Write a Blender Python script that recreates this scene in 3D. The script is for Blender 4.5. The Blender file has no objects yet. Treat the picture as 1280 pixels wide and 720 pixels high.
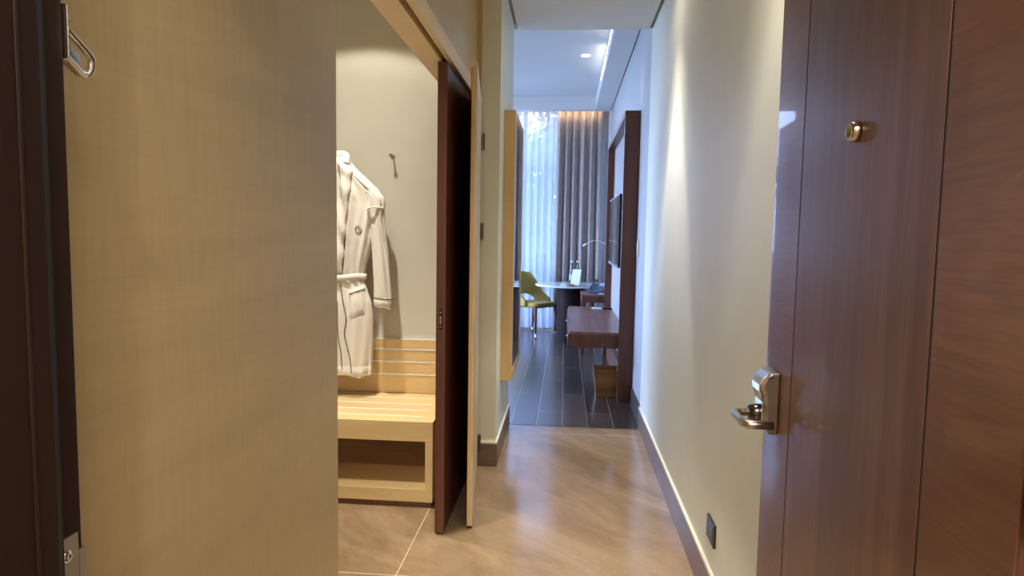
import bpy, bmesh, math, random
from mathutils import Vector, Matrix
S = bpy.context.scene
COL = S.collection
rnd = random.Random(7)

# ------------------------------------------------------------------ camera
def nrm(v): return Vector(v).normalized()
FPX = 810.0
ey = nrm((67, -64.5, FPX))
ed = Vector((-152, 9250, FPX)); ed = (ed - ed.dot(ey) * ey).normalized()
ex = ed.cross(ey)
# camera axes (right, down, forward) expressed in the world (X right, Y along the corridor, Z up)
cr = Vector((ex[0], ey[0], -ed[0])); cd = Vector((ex[1], ey[1], -ed[1])); cf = Vector((ex[2], ey[2], -ed[2]))
M3 = Matrix((cr, -cd, -cf)).transposed()
cam_d = bpy.data.cameras.new('camera'); cam_d.sensor_width = 36; cam_d.lens = FPX / 1280 * 36; cam_d.clip_start = 0.02
cam = bpy.data.objects.new('camera', cam_d); COL.objects.link(cam)
cam.matrix_world = Matrix.Translation((0, 0, 1.36)) @ M3.to_4x4()
S.camera = cam

# ------------------------------------------------------------------ exposure, world, daylight
S.view_settings.view_transform = 'Standard'; S.view_settings.look = 'None'
S.view_settings.gamma = 1.0; S.view_settings.use_curve_mapping = False
S.view_settings.exposure = 0.0
W = bpy.data.worlds.new('world'); S.world = W; W.use_nodes = True
nt = W.node_tree; bg = nt.nodes['Background']
tc = nt.nodes.new('ShaderNodeTexCoord'); sx = nt.nodes.new('ShaderNodeSeparateXYZ'); rp = nt.nodes.new('ShaderNodeValToRGB')
nt.links.new(tc.outputs['Generated'], sx.inputs[0]); nt.links.new(sx.outputs['Z'], rp.inputs[0]); nt.links.new(rp.outputs[0], bg.inputs[0])
rp.color_ramp.elements[0].position = 0.0; rp.color_ramp.elements[0].color = (0.44, 0.60, 1.0, 1)
rp.color_ramp.elements[1].position = 0.6; rp.color_ramp.elements[1].color = (0.38, 0.54, 1.0, 1)
SKY = 27
bg.inputs[1].default_value = SKY

def lamp(name, kind, loc, power, color, size=0.06, rot=(0, 0, 0), **kw):
    d = bpy.data.lights.new(name, kind); d.energy = power; d.color = color
    if kind == 'AREA':
        d.size = size
        if 'size_y' in kw: d.shape = 'RECTANGLE'; d.size_y = kw['size_y']
        if 'spread' in kw: d.spread = kw['spread']
    else:
        d.shadow_soft_size = size
    if kind == 'SPOT':
        d.spot_size = math.radians(kw.get('angle', 80)); d.spot_blend = kw.get('blend', 0.5)
    o = bpy.data.objects.new(name, d); COL.objects.link(o); o.location = loc; o.rotation_euler = rot
    return o
# window portal: guides sampling of the sky through the bedroom window
pl = lamp('window_portal', 'AREA', (-1.2, 9.52, 1.66), 1, (1, 1, 1), 3.6, (math.radians(-90), 0, 0), size_y=3.1)
pl.data.cycles.is_portal = True
pl2 = lamp('window_portal', 'AREA', (-3.58, 7.1, 1.6), 1, (1, 1, 1), 2.4, (0, math.radians(-90), 0), size_y=3.0)  # sky portal of the added side window
pl2.data.cycles.is_portal = True

# ------------------------------------------------------------------ helpers
def tag(o, label=None, cat=None, group=None, kind=None):
    if label: o['label'] = label
    if cat: o['category'] = cat
    if group: o['group'] = group
    if kind: o['kind'] = kind
    return o

def empty(name, loc=(0, 0, 0), rz=0.0, label=None, cat=None, group=None, kind=None):
    o = bpy.data.objects.new(name, None); COL.objects.link(o)
    o.location = loc; o.rotation_euler = (0, 0, rz); o.empty_display_size = 0.05
    return tag(o, label, cat, group, kind)

def root_loc(p):
    v = Vector((0, 0, 0))
    while p is not None:
        v = v + Vector(p.location); p = p.parent
    return v

def mk(name, bm, mat, parent=None, local=False, smooth=False, bevel=0.0, seg=2):
    """link a bmesh as one mesh object; world coordinates unless local"""
    me = bpy.data.meshes.new(name)
    bmesh.ops.recalc_face_normals(bm, faces=bm.faces)
    if not local and parent is not None:
        bmesh.ops.translate(bm, verts=bm.verts, vec=-root_loc(parent))
    bm.to_mesh(me); bm.free()
    mats = mat if isinstance(mat, (list, tuple)) else [mat]
    for m in mats: me.materials.append(m)
    o = bpy.data.objects.new(name, me); COL.objects.link(o)
    if parent is not None: o.parent = parent
    if smooth:
        for p in me.polygons: p.use_smooth = True
    if bevel > 0:
        b = o.modifiers.new('bevel', 'BEVEL'); b.width = bevel; b.segments = seg; b.limit_method = 'ANGLE'; b.angle_limit = math.radians(40)
        b.harden_normals = False
    return o

def NB(): return bmesh.new()

def box(bm, x0, x1, y0, y1, z0, z1, mi=0):
    r = bmesh.ops.create_cube(bm, size=1)
    for v in r['verts']:
        v.co = Vector(((x0 + x1) / 2 + v.co.x * (x1 - x0), (y0 + y1) / 2 + v.co.y * (y1 - y0), (z0 + z1) / 2 + v.co.z * (z1 - z0)))
    if mi:
        for f in {f for v in r['verts'] for f in v.link_faces}: f.material_index = mi
    return r['verts']

def prism(bm, pts, z0, z1, mi=0):
    """vertical prism over a polygon in the XY plane"""
    a = [bm.verts.new((p[0], p[1], z0)) for p in pts]; b = [bm.verts.new((p[0], p[1], z1)) for p in pts]
    fs = [bm.faces.new(a[::-1]), bm.faces.new(b)]
    n = len(pts)
    for i in range(n): fs.append(bm.faces.new((a[i], a[(i + 1) % n], b[(i + 1) % n], b[i])))
    for f in fs: f.material_index = mi
    return a + b

def tube(bm, pts, r, seg=12, caps=True, flat=1.0):
    """tube through points; r number or list"""
    pts = [Vector(p) for p in pts]; n = len(pts)
    rr = r if isinstance(r, (list, tuple)) else [r] * n
    up = None; rings = []
    for i, p in enumerate(pts):
        t = (pts[min(i + 1, n - 1)] - pts[max(i - 1, 0)]).normalized()
        if up is None:
            up = Vector((0, 0, 1)) if abs(t.z) < 0.9 else Vector((0, 1, 0))
        s = t.cross(up).normalized(); up = s.cross(t).normalized()
        rings.append([bm.verts.new(p + (s * math.cos(a) + up * math.sin(a) * flat) * rr[i]) for a in [2 * math.pi * k / seg for k in range(seg)]])
    for i in range(n - 1):
        for k in range(seg):
            bm.faces.new((rings[i][k], rings[i][(k + 1) % seg], rings[i + 1][(k + 1) % seg], rings[i + 1][k]))
    if caps:
        bm.faces.new(rings[0][::-1]); bm.faces.new(rings[-1])
    return rings

def lathe(bm, prof, c=(0, 0, 0), seg=32, axis='Z', caps=True):
    """profile of (r, h) spun about an axis through c"""
    rings = []
    for r, h in prof:
        ring = []
        for k in range(seg):
            a = 2 * math.pi * k / seg; u, v = math.cos(a) * r, math.sin(a) * r
            p = {'Z': (u, v, h), 'X': (h, u, v), 'Y': (u, h, v)}[axis]
            ring.append(bm.verts.new(Vector(c) + Vector(p)))
        rings.append(ring)
    for i in range(len(rings) - 1):
        for k in range(seg):
            bm.faces.new((rings[i][k], rings[i][(k + 1) % seg], rings[i + 1][(k + 1) % seg], rings[i + 1][k]))
    if caps and prof[0][0] > 1e-5: bm.faces.new(rings[0][::-1])
    if caps and prof[-1][0] > 1e-5: bm.faces.new(rings[-1])
    bmesh.ops.remove_doubles(bm, verts=bm.verts, dist=1e-6)

def bez(p0, p1, p2, p3, n=10):
    p0, p1, p2, p3 = map(Vector, (p0, p1, p2, p3)); out = []
    for i in range(n + 1):
        t = i / n; out.append(p0 * (1 - t) ** 3 + p1 * 3 * t * (1 - t) ** 2 + p2 * 3 * t * t * (1 - t) + p3 * t ** 3)
    return out

def smooth_path(pts, n=6):
    pts = [Vector(p) for p in pts]; P = [pts[0]] + pts + [pts[-1]]; out = []
    for i in range(1, len(P) - 2):
        a, b, c, d = P[i - 1], P[i], P[i + 1], P[i + 2]
        for k in range(n):
            t = k / n
            out.append(0.5 * ((2 * b) + (c - a) * t + (2 * a - 5 * b + 4 * c - d) * t * t + (3 * b - a - 3 * c + d) * t ** 3))
    out.append(pts[-1]); return out

# ------------------------------------------------------------------ materials
def pmat(name, col=(0.8, 0.8, 0.8), rough=0.5, metal=0.0, spec=0.5, coat=0.0, emis=None, es=0.0):
    m = bpy.data.materials.new(name); m.use_nodes = True; b = m.node_tree.nodes['Principled BSDF']
    b.inputs['Base Color'].default_value = (*col, 1); b.inputs['Roughness'].default_value = rough
    b.inputs['Metallic'].default_value = metal; b.inputs['Specular IOR Level'].default_value = spec
    b.inputs['Coat Weight'].default_value = coat
    if emis: b.inputs['Emission Color'].default_value = (*emis, 1); b.inputs['Emission Strength'].default_value = es
    return m

def node(m, t): return m.node_tree.nodes.new(t)
def link(m, a, b): m.node_tree.links.new(a, b)

def coords(m, scale=(1, 1, 1), rot=(0, 0, 0), loc=(0, 0, 0)):
    t = node(m, 'ShaderNodeNewGeometry') if False else node(m, 'ShaderNodeTexCoord')
    mp = node(m, 'ShaderNodeMapping'); mp.inputs['Scale'].default_value = scale; mp.inputs['Rotation'].default_value = rot; mp.inputs['Location'].default_value = loc
    link(m, t.outputs['Object'], mp.inputs[0]); return mp.outputs[0]

def rcoords(m, ang, scale):
    """object coordinates turned about Z first, stretched after"""
    v = coords(m, (1, 1, 1), (0, 0, math.radians(ang))); mp = node(m, 'ShaderNodeMapping'); mp.inputs['Scale'].default_value = scale
    link(m, v, mp.inputs[0]); return mp.outputs[0]

def noise(m, vec, scale=1, detail=4, rough=0.55, dist=0.0):
    n = node(m, 'ShaderNodeTexNoise'); n.inputs['Scale'].default_value = scale; n.inputs['Detail'].default_value = detail
    n.inputs['Roughness'].default_value = rough; n.inputs['Distortion'].default_value = dist
    link(m, vec, n.inputs['Vector']); return n.outputs['Fac']

def ramp(m, fac, stops):
    r = node(m, 'ShaderNodeValToRGB'); link(m, fac, r.inputs[0]); e = r.color_ramp.elements
    e[0].position, e[0].color = stops[0][0], (*stops[0][1], 1); e[1].position, e[1].color = stops[-1][0], (*stops[-1][1], 1)
    for p, c in stops[1:-1]:
        k = e.new(p); k.color = (*c, 1)
    return r.outputs[0]

def mixc(m, a, b, fac, mode='MIX'):
    x = node(m, 'ShaderNodeMix'); x.data_type = 'RGBA'; x.blend_type = mode
    for sock, v in ((x.inputs['Factor'], fac), (x.inputs[6], a), (x.inputs[7], b)):
        if hasattr(v, 'links'): link(m, v, sock)
        elif isinstance(v, (int, float)): sock.default_value = v
        else: sock.default_value = (*v, 1)
    return x.outputs[2]

def math_(m, op, a, b=0.0, c=None):
    x = node(m, 'ShaderNodeMath'); x.operation = op
    for i, v in enumerate((a, b) if c is None else (a, b, c)):
        if hasattr(v, 'links'): link(m, v, x.inputs[i])
        else: x.inputs[i].default_value = v
    return x.outputs[0]

def bump(m, fac, strength=0.1, dist=0.002):
    b = node(m, 'ShaderNodeBump'); b.inputs['Strength'].default_value = strength; b.inputs['Distance'].default_value = dist
    link(m, fac, b.inputs['Height']); link(m, b.outputs[0], m.node_tree.nodes['Principled BSDF'].inputs['Normal'])

def setc(m, out): link(m, out, m.node_tree.nodes['Principled BSDF'].inputs['Base Color'])

def wood(name, dark, mid, light, axis='Z', rough=0.35, coat=0.0, grain=60, band=5, strength=0.5, bmp=0.12, spec=0.5):
    """veneer with its grain along an axis"""
    m = pmat(name, mid, rough, coat=coat, spec=spec)
    k = {'X': (0.05, 1, 1), 'Y': (1, 0.05, 1), 'Z': (1, 1, 0.05)}[axis]
    fine = noise(m, coords(m, tuple(grain * q for q in k)), 1, 6, 0.65, 0.3)
    broad = noise(m, coords(m, tuple(band * q for q in k), loc=(3.1, 1.7, 5.2)), 1, 3, 0.5, 0.6)
    c1 = ramp(m, broad, [(0.3, dark), (0.5, mid), (0.72, light)])
    f = ramp(m, fine, [(0.34, (0.55, 0.55, 0.55)), (0.6, (1.08, 1.08, 1.08))])
    setc(m, mixc(m, c1, f, strength, 'MULTIPLY'))
    bump(m, fine, bmp, 0.001)
    return m

# cream paint (slightly mottled, light orange-peel)
def paint(name, col, rough=0.55, mott=0.06):
    m = pmat(name, col, rough, spec=0.35)
    f = noise(m, coords(m, (1.3, 1.3, 1.3)), 1, 4)
    d = tuple(c * (1 - mott) for c in col); l = tuple(min(1, c * (1 + mott)) for c in col)
    setc(m, ramp(m, f, [(0.3, d), (0.7, l)]))
    bump(m, noise(m, coords(m, (90, 90, 90)), 1, 3), 0.05, 0.001)
    return m

CREAM = paint('cream_paint', (0.69, 0.69, 0.575))
CREAM2 = paint('closet_cream_paint', (0.66, 0.64, 0.55))
CEIL = paint('ceiling_paint', (0.74, 0.73, 0.71), 0.7, 0.02)
CEILW = paint('corridor_ceiling_paint', (0.80, 0.735, 0.66), 0.7, 0.02)
BEDWALL = paint('bedroom_wall_paint', (0.40, 0.40, 0.40), 0.6, 0.03)
GAP = pmat('shadow_gap_shade', (0.30, 0.29, 0.20), 0.7)  # dark olive puts the shade of the ceiling gap into the colour
DARKV = pmat('dark_void', (0.02, 0.017, 0.014), 0.9)

# maple veneer with cross figure
def maple(name, base, rough=0.38, cross='Y', fig=0.10):
    m = pmat(name, base, rough, spec=0.4)
    d = tuple(c * 0.82 for c in base); l = tuple(min(1, c * 1.14) for c in base)
    k = {'Y': (1, 0.35, 2.2), 'X': (0.35, 1, 2.2), 'Z': (1.6, 1.6, 0.35)}[cross]
    cloud = noise(m, coords(m, tuple(1.5 * q for q in k)), 1, 5, 0.55, 0.8)
    kf = {'Y': (95, 95, 9), 'X': (95, 95, 9), 'Z': (3.2, 3.2, 60)}[cross]
    figr = noise(m, coords(m, kf), 1, 2, 0.5, 0.4)
    kg = {'Y': (120, 3, 120), 'X': (3, 120, 120), 'Z': (120, 120, 3)}[cross]
    gr = noise(m, coords(m, kg), 1, 4, 0.6, 0.2)
    c = ramp(m, cloud, [(0.3, d), (0.5, base), (0.7, l)])
    c = mixc(m, c, ramp(m, figr, [(0.35, (0.72, 0.72, 0.72)), (0.62, (1.05, 1.05, 1.05))]), fig * 1.6, 'MULTIPLY')
    c = mixc(m, c, ramp(m, gr, [(0.35, (0.75, 0.72, 0.68)), (0.6, (1, 1, 1))]), 0.14, 'MULTIPLY')
    setc(m, c)
    return m
MAPLE = maple('maple_veneer', (0.50, 0.375, 0.185))
MAPLEX = maple('maple_bench', (0.74, 0.54, 0.265), 0.4, 'X', 0.02)
MAPLEZ = maple('maple_upright', (0.60, 0.40, 0.18), 0.42, 'Z', 0.05)
# dark woods
MAHOG = wood('mahogany_vertical', (0.085, 0.032, 0.020), (0.125, 0.050, 0.031), (0.165, 0.070, 0.045), 'Z', 0.33, 0.15, 110, 14, 0.6, 0.2)
MAHOGH = wood('mahogany_horizontal', (0.115, 0.042, 0.022), (0.155, 0.060, 0.034), (0.195, 0.082, 0.05), 'Y', 0.33, 0.15, 110, 6, 0.6, 0.2)
JAMB = wood('dark_jamb_wood', (0.016, 0.0065, 0.0035), (0.022, 0.009, 0.005), (0.029, 0.012, 0.007), 'Z', 0.6, 0, 120, 12, 0.4, spec=0.2)
LEAFW = wood('sliding_leaf_wood', (0.10, 0.030, 0.018), (0.135, 0.045, 0.027), (0.16, 0.058, 0.034), 'Z', 0.42, 0, 120, 12, 0.4)
LEAFIN = wood('leaf_inner_wood', (0.12, 0.042, 0.02), (0.16, 0.06, 0.03), (0.20, 0.08, 0.04), 'Z', 0.5, 0, 120, 12, 0.4)
UNITW = wood('unit_rosewood', (0.095, 0.030, 0.017), (0.13, 0.043, 0.025), (0.16, 0.058, 0.034), 'Z', 0.35, 0, 90, 26, 0.5)
UNITT = wood('unit_top_wood', (0.16, 0.07, 0.05), (0.22, 0.10, 0.075), (0.27, 0.13, 0.10), 'Y', 0.3, 0, 70, 26, 0.5)
OAKBIN = wood('bin_wood', (0.20, 0.085, 0.025), (0.29, 0.13, 0.04), (0.36, 0.17, 0.06), 'X', 0.45, 0, 60, 9, 0.4)
STEEL = pmat('brushed_steel', (0.50, 0.46, 0.41), 0.28, 1.0)
CHROME = pmat('polished_chrome', (0.75, 0.74, 0.72), 0.10, 1.0)
BRASSY = pmat('warm_nickel', (0.52, 0.44, 0.33), 0.22, 1.0)
BLACK = pmat('black_plastic', (0.012, 0.012, 0.014), 0.35)
RUBBER = pmat('black_rubber', (0.010, 0.009, 0.008), 0.6)
GROOVE = pmat('groove_black', (0.006, 0.005, 0.005), 0.6)
WHITE = pmat('white_inlay', (0.82, 0.80, 0.76), 0.35)
PAPER = pmat('white_paper', (0.58, 0.59, 0.62), 0.6)

# skirting stone
SKIRT = pmat('taupe_stone', (0.17, 0.105, 0.07), 0.3)
setc(SKIRT, ramp(SKIRT, noise(SKIRT, coords(SKIRT, (4, 4, 14)), 1, 6, 0.6, 0.8), [(0.3, (0.13, 0.082, 0.056)), (0.7, (0.20, 0.13, 0.09))]))
SKTOP = pmat('skirting_lit_edge', (0.78, 0.75, 0.62), 0.4)  # bright cream stands in for light catching the skirting top

# foyer stone floor: warm beige marble with slanting veins, pale joints, soft polish
FLOOR = pmat('beige_marble', (0.40, 0.26, 0.16), 0.22, spec=0.5)
v1 = noise(FLOOR, rcoords(FLOOR, 48, (1.3, 3.4, 1)), 1, 8, 0.6, 0.9)
v2 = noise(FLOOR, rcoords(FLOOR, 44, (5.0, 13.0, 1)), 1, 7, 0.7, 1.6)
cloudf = noise(FLOOR, coords(FLOOR, (1.1, 1.1, 1)), 1, 4, 0.5, 0.5)
c = ramp(FLOOR, v1, [(0.28, (0.20, 0.13, 0.073)), (0.48, (0.285, 0.193, 0.113)), (0.66, (0.35, 0.25, 0.155)), (0.8, (0.47, 0.36, 0.24))])
c = mixc(FLOOR, c, ramp(FLOOR, v2, [(0.35, (0.78, 0.74, 0.70)), (0.62, (1.07, 1.07, 1.07))]), 0.45, 'MULTIPLY')
c = mixc(FLOOR, c, ramp(FLOOR, cloudf, [(0.3, (0.84, 0.82, 0.8)), (0.7, (1.1, 1.1, 1.1))]), 0.6, 'MULTIPLY')
sep = node(FLOOR, 'ShaderNodeSeparateXYZ'); link(FLOOR, coords(FLOOR), sep.inputs[0])
def joint(m, comp, off, pitch, half):
    a = math_(m, 'ADD', comp, -off); a = math_(m, 'DIVIDE', a, pitch); a = math_(m, 'ADD', a, 50.5)
    a = math_(m, 'FRACT', a); a = math_(m, 'ADD', a, -0.5); a = math_(m, 'ABSOLUTE', a)
    return math_(m, 'LESS_THAN', a, half / pitch)
jx = joint(FLOOR, sep.outputs[0], -0.643, 1.2, 0.0022); jy = joint(FLOOR, sep.outputs[1], 2.441, 1.96, 0.0022)
j = math_(FLOOR, 'MAXIMUM', jx, jy)
setc(FLOOR, mixc(FLOOR, c, (0.62, 0.50, 0.37), j))
link(FLOOR, ramp(FLOOR, v2, [(0.3, (0.11, 0.11, 0.11)), (0.7, (0.20, 0.20, 0.20))]), FLOOR.node_tree.nodes['Principled BSDF'].inputs['Roughness'])

# bedroom floor: dark wood-look boards running away from the door, thin pale joints
PLANK = pmat('dark_plank_floor', (0.06, 0.05, 0.045), 0.22)
bt = node(PLANK, 'ShaderNodeTexBrick'); mp = node(PLANK, 'ShaderNodeMapping'); t0 = node(PLANK, 'ShaderNodeTexCoord')
link(PLANK, t0.outputs['Object'], mp.inputs[0]); mp.inputs['Rotation'].default_value = (0, 0, math.radians(90)); mp.inputs['Location'].default_value = (0.35, -0.006, 0)
link(PLANK, mp.outputs[0], bt.inputs['Vector'])
bt.inputs['Scale'].default_value = 1; bt.inputs['Brick Width'].default_value = 1.15; bt.inputs['Row Height'].default_value = 0.185
bt.inputs['Mortar Size'].default_value = 0.0022; bt.inputs['Mortar Smooth'].default_value = 0; bt.inputs['Bias'].default_value = 0
bt.inputs['Color1'].default_value = (0.046, 0.034, 0.028, 1); bt.inputs['Color2'].default_value = (0.115, 0.078, 0.060, 1); bt.inputs['Mortar'].default_value = (0.30, 0.27, 0.25, 1)
gp = noise(PLANK, coords(PLANK, (38, 2.2, 1)), 1, 6, 0.65, 0.8)
setc(PLANK, mixc(PLANK, bt.outputs['Color'], ramp(PLANK, gp, [(0.3, (0.55, 0.55, 0.55)), (0.65, (1.15, 1.15, 1.15))]), 0.7, 'MULTIPLY'))
bump(PLANK, gp, 0.15, 0.002)

# ------------------------------------------------------------------ setting: foyer
def struct(name, bm, m, parent=None, **k):
    o = mk(name, bm, m, parent, **k); o['kind'] = 'structure'; return o
XR = 0.562        # right corridor wall
XL = -0.385       # left wall of the narrow part
XM = -0.52        # maple wall plane
YJ = 3.714        # jog
YT = 4.575        # change of floor
ZC = 2.787
CX0, CY0, CY1 = -2.0, 1.40, 3.66     # closet
XB = 0.578        # bedroom right wall
YE = 9.55         # window wall

b = NB(); box(b, -2.4, XR + 0.02, -1.6, YT, -0.06, 0); struct('floor', b, FLOOR)
b = NB(); box(b, -3.6, XB + 0.04, YT + 0.004, YE + 0.1, -0.06, -0.001); struct('floor_bedroom', b, PLANK)
b = NB(); box(b, -0.385, XR, YT - 0.004, YT + 0.008, -0.03, 0.001); struct('trim_1', b, pmat('threshold_strip', (0.04, 0.032, 0.03), 0.3, 0.6))
# right wall, and skirting with a painted lit top edge
b = NB(); box(b, XR, XR + 0.16, 0.56, 4.65, 0, 3.3); struct('wall_right', b, CREAM)
def skirting(name, pts, h=0.137, t=0.012, side=1):
    """skirting on a run of wall points (wall line), with a pale strip standing in for its lit top edge"""
    b = NB()
    for (x0, y0), (x1, y1) in zip(pts[:-1], pts[1:]):
        d = Vector((x1 - x0, y1 - y0)).normalized(); n = Vector((-d.y, d.x)) * side
        e = d * 0.0
        prism(b, [(x0, y0), (x1, y1), (x1 + n.x * t, y1 + n.y * t), (x0 + n.x * t, y0 + n.y * t)], 0.0, h)
    o = struct(name, b, SKIRT)
    b = NB()
    for (x0, y0), (x1, y1) in zip(pts[:-1], pts[1:]):
        d = Vector((x1 - x0, y1 - y0)).normalized(); n = Vector((-d.y, d.x)) * side
        prism(b, [(x0, y0), (x1, y1), (x1 + n.x * t, y1 + n.y * t), (x0 + n.x * t, y0 + n.y * t)], h, h + 0.012)
    mk('lit_edge', b, SKTOP, o); return o
skirting('baseboard_right', [(XR, 0.60), (XR, 4.63)], side=1)
# left: cream pier with the jog
b = NB(); prism(b, [(XM + 0.028, YJ), (XL, YJ), (XL, YT), (-0.62, YT), (-0.62, YJ + 0.001)], 0, 3.25); struct('wall_pier', b, CREAM)
skirting('baseboard_left', [(XL, YJ), (XL, YT)], side=-1)
skirting('baseboard_pier', [(XM + 0.028, YJ), (XL + 0.012, YJ)], side=-1)
b = NB(); box(b, XM, XM + 0.028, YJ - 0.004, YJ + 0.04, 0, ZC); struct('trim_2', b, MAPLEZ)
# maple wall and the lintel band over the opening
b = NB(); box(b, XM - 0.10, XM, 0.60, 1.445, 0, ZC); struct('wall_left', b, MAPLE)
b = NB(); box(b, XM - 0.12, XM, 1.445, YJ, 2.17, ZC + 0.05); struct('wall_lintel', b, MAPLE)
ar = NB(); box(ar, XM - 0.005, XM + 0.018, 1.445, YJ - 0.01, 2.10, 2.17); box(ar, XM - 0.12, XM - 0.028, 1.445, YJ - 0.01, 2.10, 2.17)
arch = struct('trim_3', ar, MAPLEX, bevel=0.002)
b = NB(); box(b, XM - 0.028, XM - 0.005, 1.445, YJ - 0.01, 2.14, 2.17); mk('door_track', b, DARKV, arch)
# closet shell
b = NB(); box(b, CX0, XM - 0.001, CY1, CY1 + 0.05, 0, 2.80); struct('wall_closet_back', b, CREAM2)
b = NB(); box(b, CX0 - 0.05, CX0, CY0, CY1, 0, 2.80); struct('wall_closet_side', b, CREAM2)
b = NB(); box(b, CX0, XM - 0.10, CY0 - 0.05, CY0, 0, 2.80); struct('wall_closet_front', b, CREAM2)
b = NB(); box(b, CX0, XM - 0.12, CY0, CY1, 2.80, 2.86); struct('ceiling_closet', b, CEIL)
# corridor ceiling with its shadow gap
b = NB(); box(b, XM, XR - 0.022, -0.2, YJ, ZC, ZC + 0.012)
box(b, XL + 0.022, XR - 0.022, YJ, 4.64, ZC, ZC + 0.012)
struct('ceiling', b, CEILW)
b = NB(); box(b, XM - 0.02, XR, -0.2, 4.648, ZC + 0.012, ZC + 0.06); struct('ceiling_backing', b, GAP)
# hotel landing behind the camera (closes the room)
LAND = paint('landing_wall_paint', (0.55, 0.50, 0.42))
b = NB(); box(b, -2.4, 2.4, -1.66, -1.6, 0, 2.85); struct('wall_landing', b, LAND)
b = NB(); box(b, -2.46, -2.4, -1.6, 0.5, 0, 2.85); box(b, 2.4, 2.46, -1.6, 0.5, 0, 2.85); struct('wall_landing_ends', b, LAND)
b = NB(); box(b, -2.4, -0.56, 0.40, 0.52, 0, 2.85); box(b, 0.56, 2.4, 0.40, 0.52, 0, 2.85); box(b, -0.56, 0.56, 0.40, 0.60, 2.20, 2.85); struct('wall_entry', b, LAND)
b = NB(); box(b, -2.4, 2.4, -1.6, 0.5, 2.85, 2.9); struct('ceiling_landing', b, CEIL)
b = NB(); box(b, XR + 0.02, 2.4, -1.6, 0.5, -0.06, 0); struct('floor_landing', b, FLOOR)
b = NB(); box(b, -2.46, -0.55, 0.52, 0.60, 0, 2.85); box(b, -0.63, XM - 0.0005, 0.52, 0.60, 0, 2.85); struct('wall_entry_inner', b, CREAM)

# entrance door frame (left jamb seen, right jamb and head beside/above the view)
XJ = -0.453
b = NB()
prism(b, [(XJ + 0.012, 0.40), (XJ + 0.012, 0.520), (XJ, 0.524), (XJ, 0.5615), (-0.535, 0.5615), (-0.56, 0.40)], 0, 2.20)
box(b, 0.46, 0.56, 0.40, 0.60, 0, 2.20)
box(b, -0.46, 0.47, 0.40, 0.5615, 2.12, 2.20)
frame = struct('trim_4', b, JAMB, bevel=0.0015)
tag(frame, 'dark wood frame around the entrance door, partly seen along the left edge', 'door frame')
b = NB(); tube(b, [(XJ + 0.004, 0.5205, 0.01), (XJ + 0.004, 0.5205, 2.11)], 0.0075, 10); box(b, XJ - 0.001, XJ + 0.010, 0.510, 0.5275, 0, 2.11)
mk('door_seal', b, RUBBER, frame)
b = NB(); tube(b, [(XJ + 0.0115, 0.4975, 0.0), (XJ + 0.0115, 0.4975, 2.11)], 0.0022, 8); mk('stop_bead', b, JAMB, frame)
# strike plate with its lip
b = NB(); box(b, XJ - 0.0005, XJ + 0.0022, 0.5275, 0.5545, 0.88, 1.0755); box(b, XJ - 0.0005, XJ + 0.0022, 0.5545, 0.5625, 0.90, 1.0575)
tube(b, [(XJ + 0.0008, 0.5625, 0.979 - 0.078), (XJ + 0.0008, 0.5625, 1.0575)], 0.0014, 8)
box(b, XJ - 0.016, XJ + 0.0022, 0.5615, 0.5640, 0.90, 1.0575)
sp = mk('strike_plate', b, STEEL, frame, bevel=0.0006)
sp['label'] = 'brushed steel strike plate'
b = NB(); lathe(b, [(0.0, 0.0022), (0.0062, 0.0022), (0.0058, 0.0036), (0.002, 0.0040), (0, 0.0030)], (XJ, 0.5405, 1.058), 20, 'X'); mk('screw', b, CHROME, sp, smooth=True)
b = NB(); lathe(b, [(0.0, 0.0), (0.0018, 0.0), (0.0016, 0.003), (0, 0.0034)], (XJ + 0.004, 0.524, 1.175), 10, 'X'); mk('pin', b, CHROME, frame)

# ------------------------------------------------------------------ entrance door leaf (open against the right wall)
DE = Vector((0.472, 1.530, 0)); DH = Vector((0.447, 0.652, 0))
dd = (DH - DE).normalized(); dn = Vector((dd.y, -dd.x, 0)); dn = dn if dn.x < 0 else -dn     # dn: outward, toward the corridor
def dp(s, o, z): p = DE + dd * s + dn * o; return (p.x, p.y, z)
def dbox(bm, s0, s1, o0, o1, z0, z1):
    q = [dp(s0, o0, 0), dp(s1, o0, 0), dp(s1, o1, 0), dp(s0, o1, 0)]
    prism(bm, [(a[0], a[1]) for a in q], z0, z1)
door = empty('door_1', tuple(DE), 0, 'dark mahogany entrance door standing open along the cream right wall', 'door', kind='structure')
LD = (DH - DE).length; G = 0.006
b = NB(); dbox(b, 0.0, LD, -0.046, -0.004, 0.008, 2.11); mk('core', b, MAHOG, door)
for s0, s1, m_, nm in ((0.0, 0.178, MAHOGH, 'side_panel'), (0.178 + G, 0.700 - G, MAHOG, 'centre_panel'), (0.700, LD, MAHOGH, 'side_panel')):
    b = NB(); dbox(b, s0, s1, -0.004, 0.0, 0.008, 2.11); mk(nm, b, m_, door, bevel=0.0008)
b = NB(); dbox(b, 0.178, 0.178 + G, -0.0039, -0.0006, 0.009, 2.109); dbox(b, 0.700 - G, 0.700, -0.0039, -0.0006, 0.009, 2.109); mk('groove', b, GROOVE, door)
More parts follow.
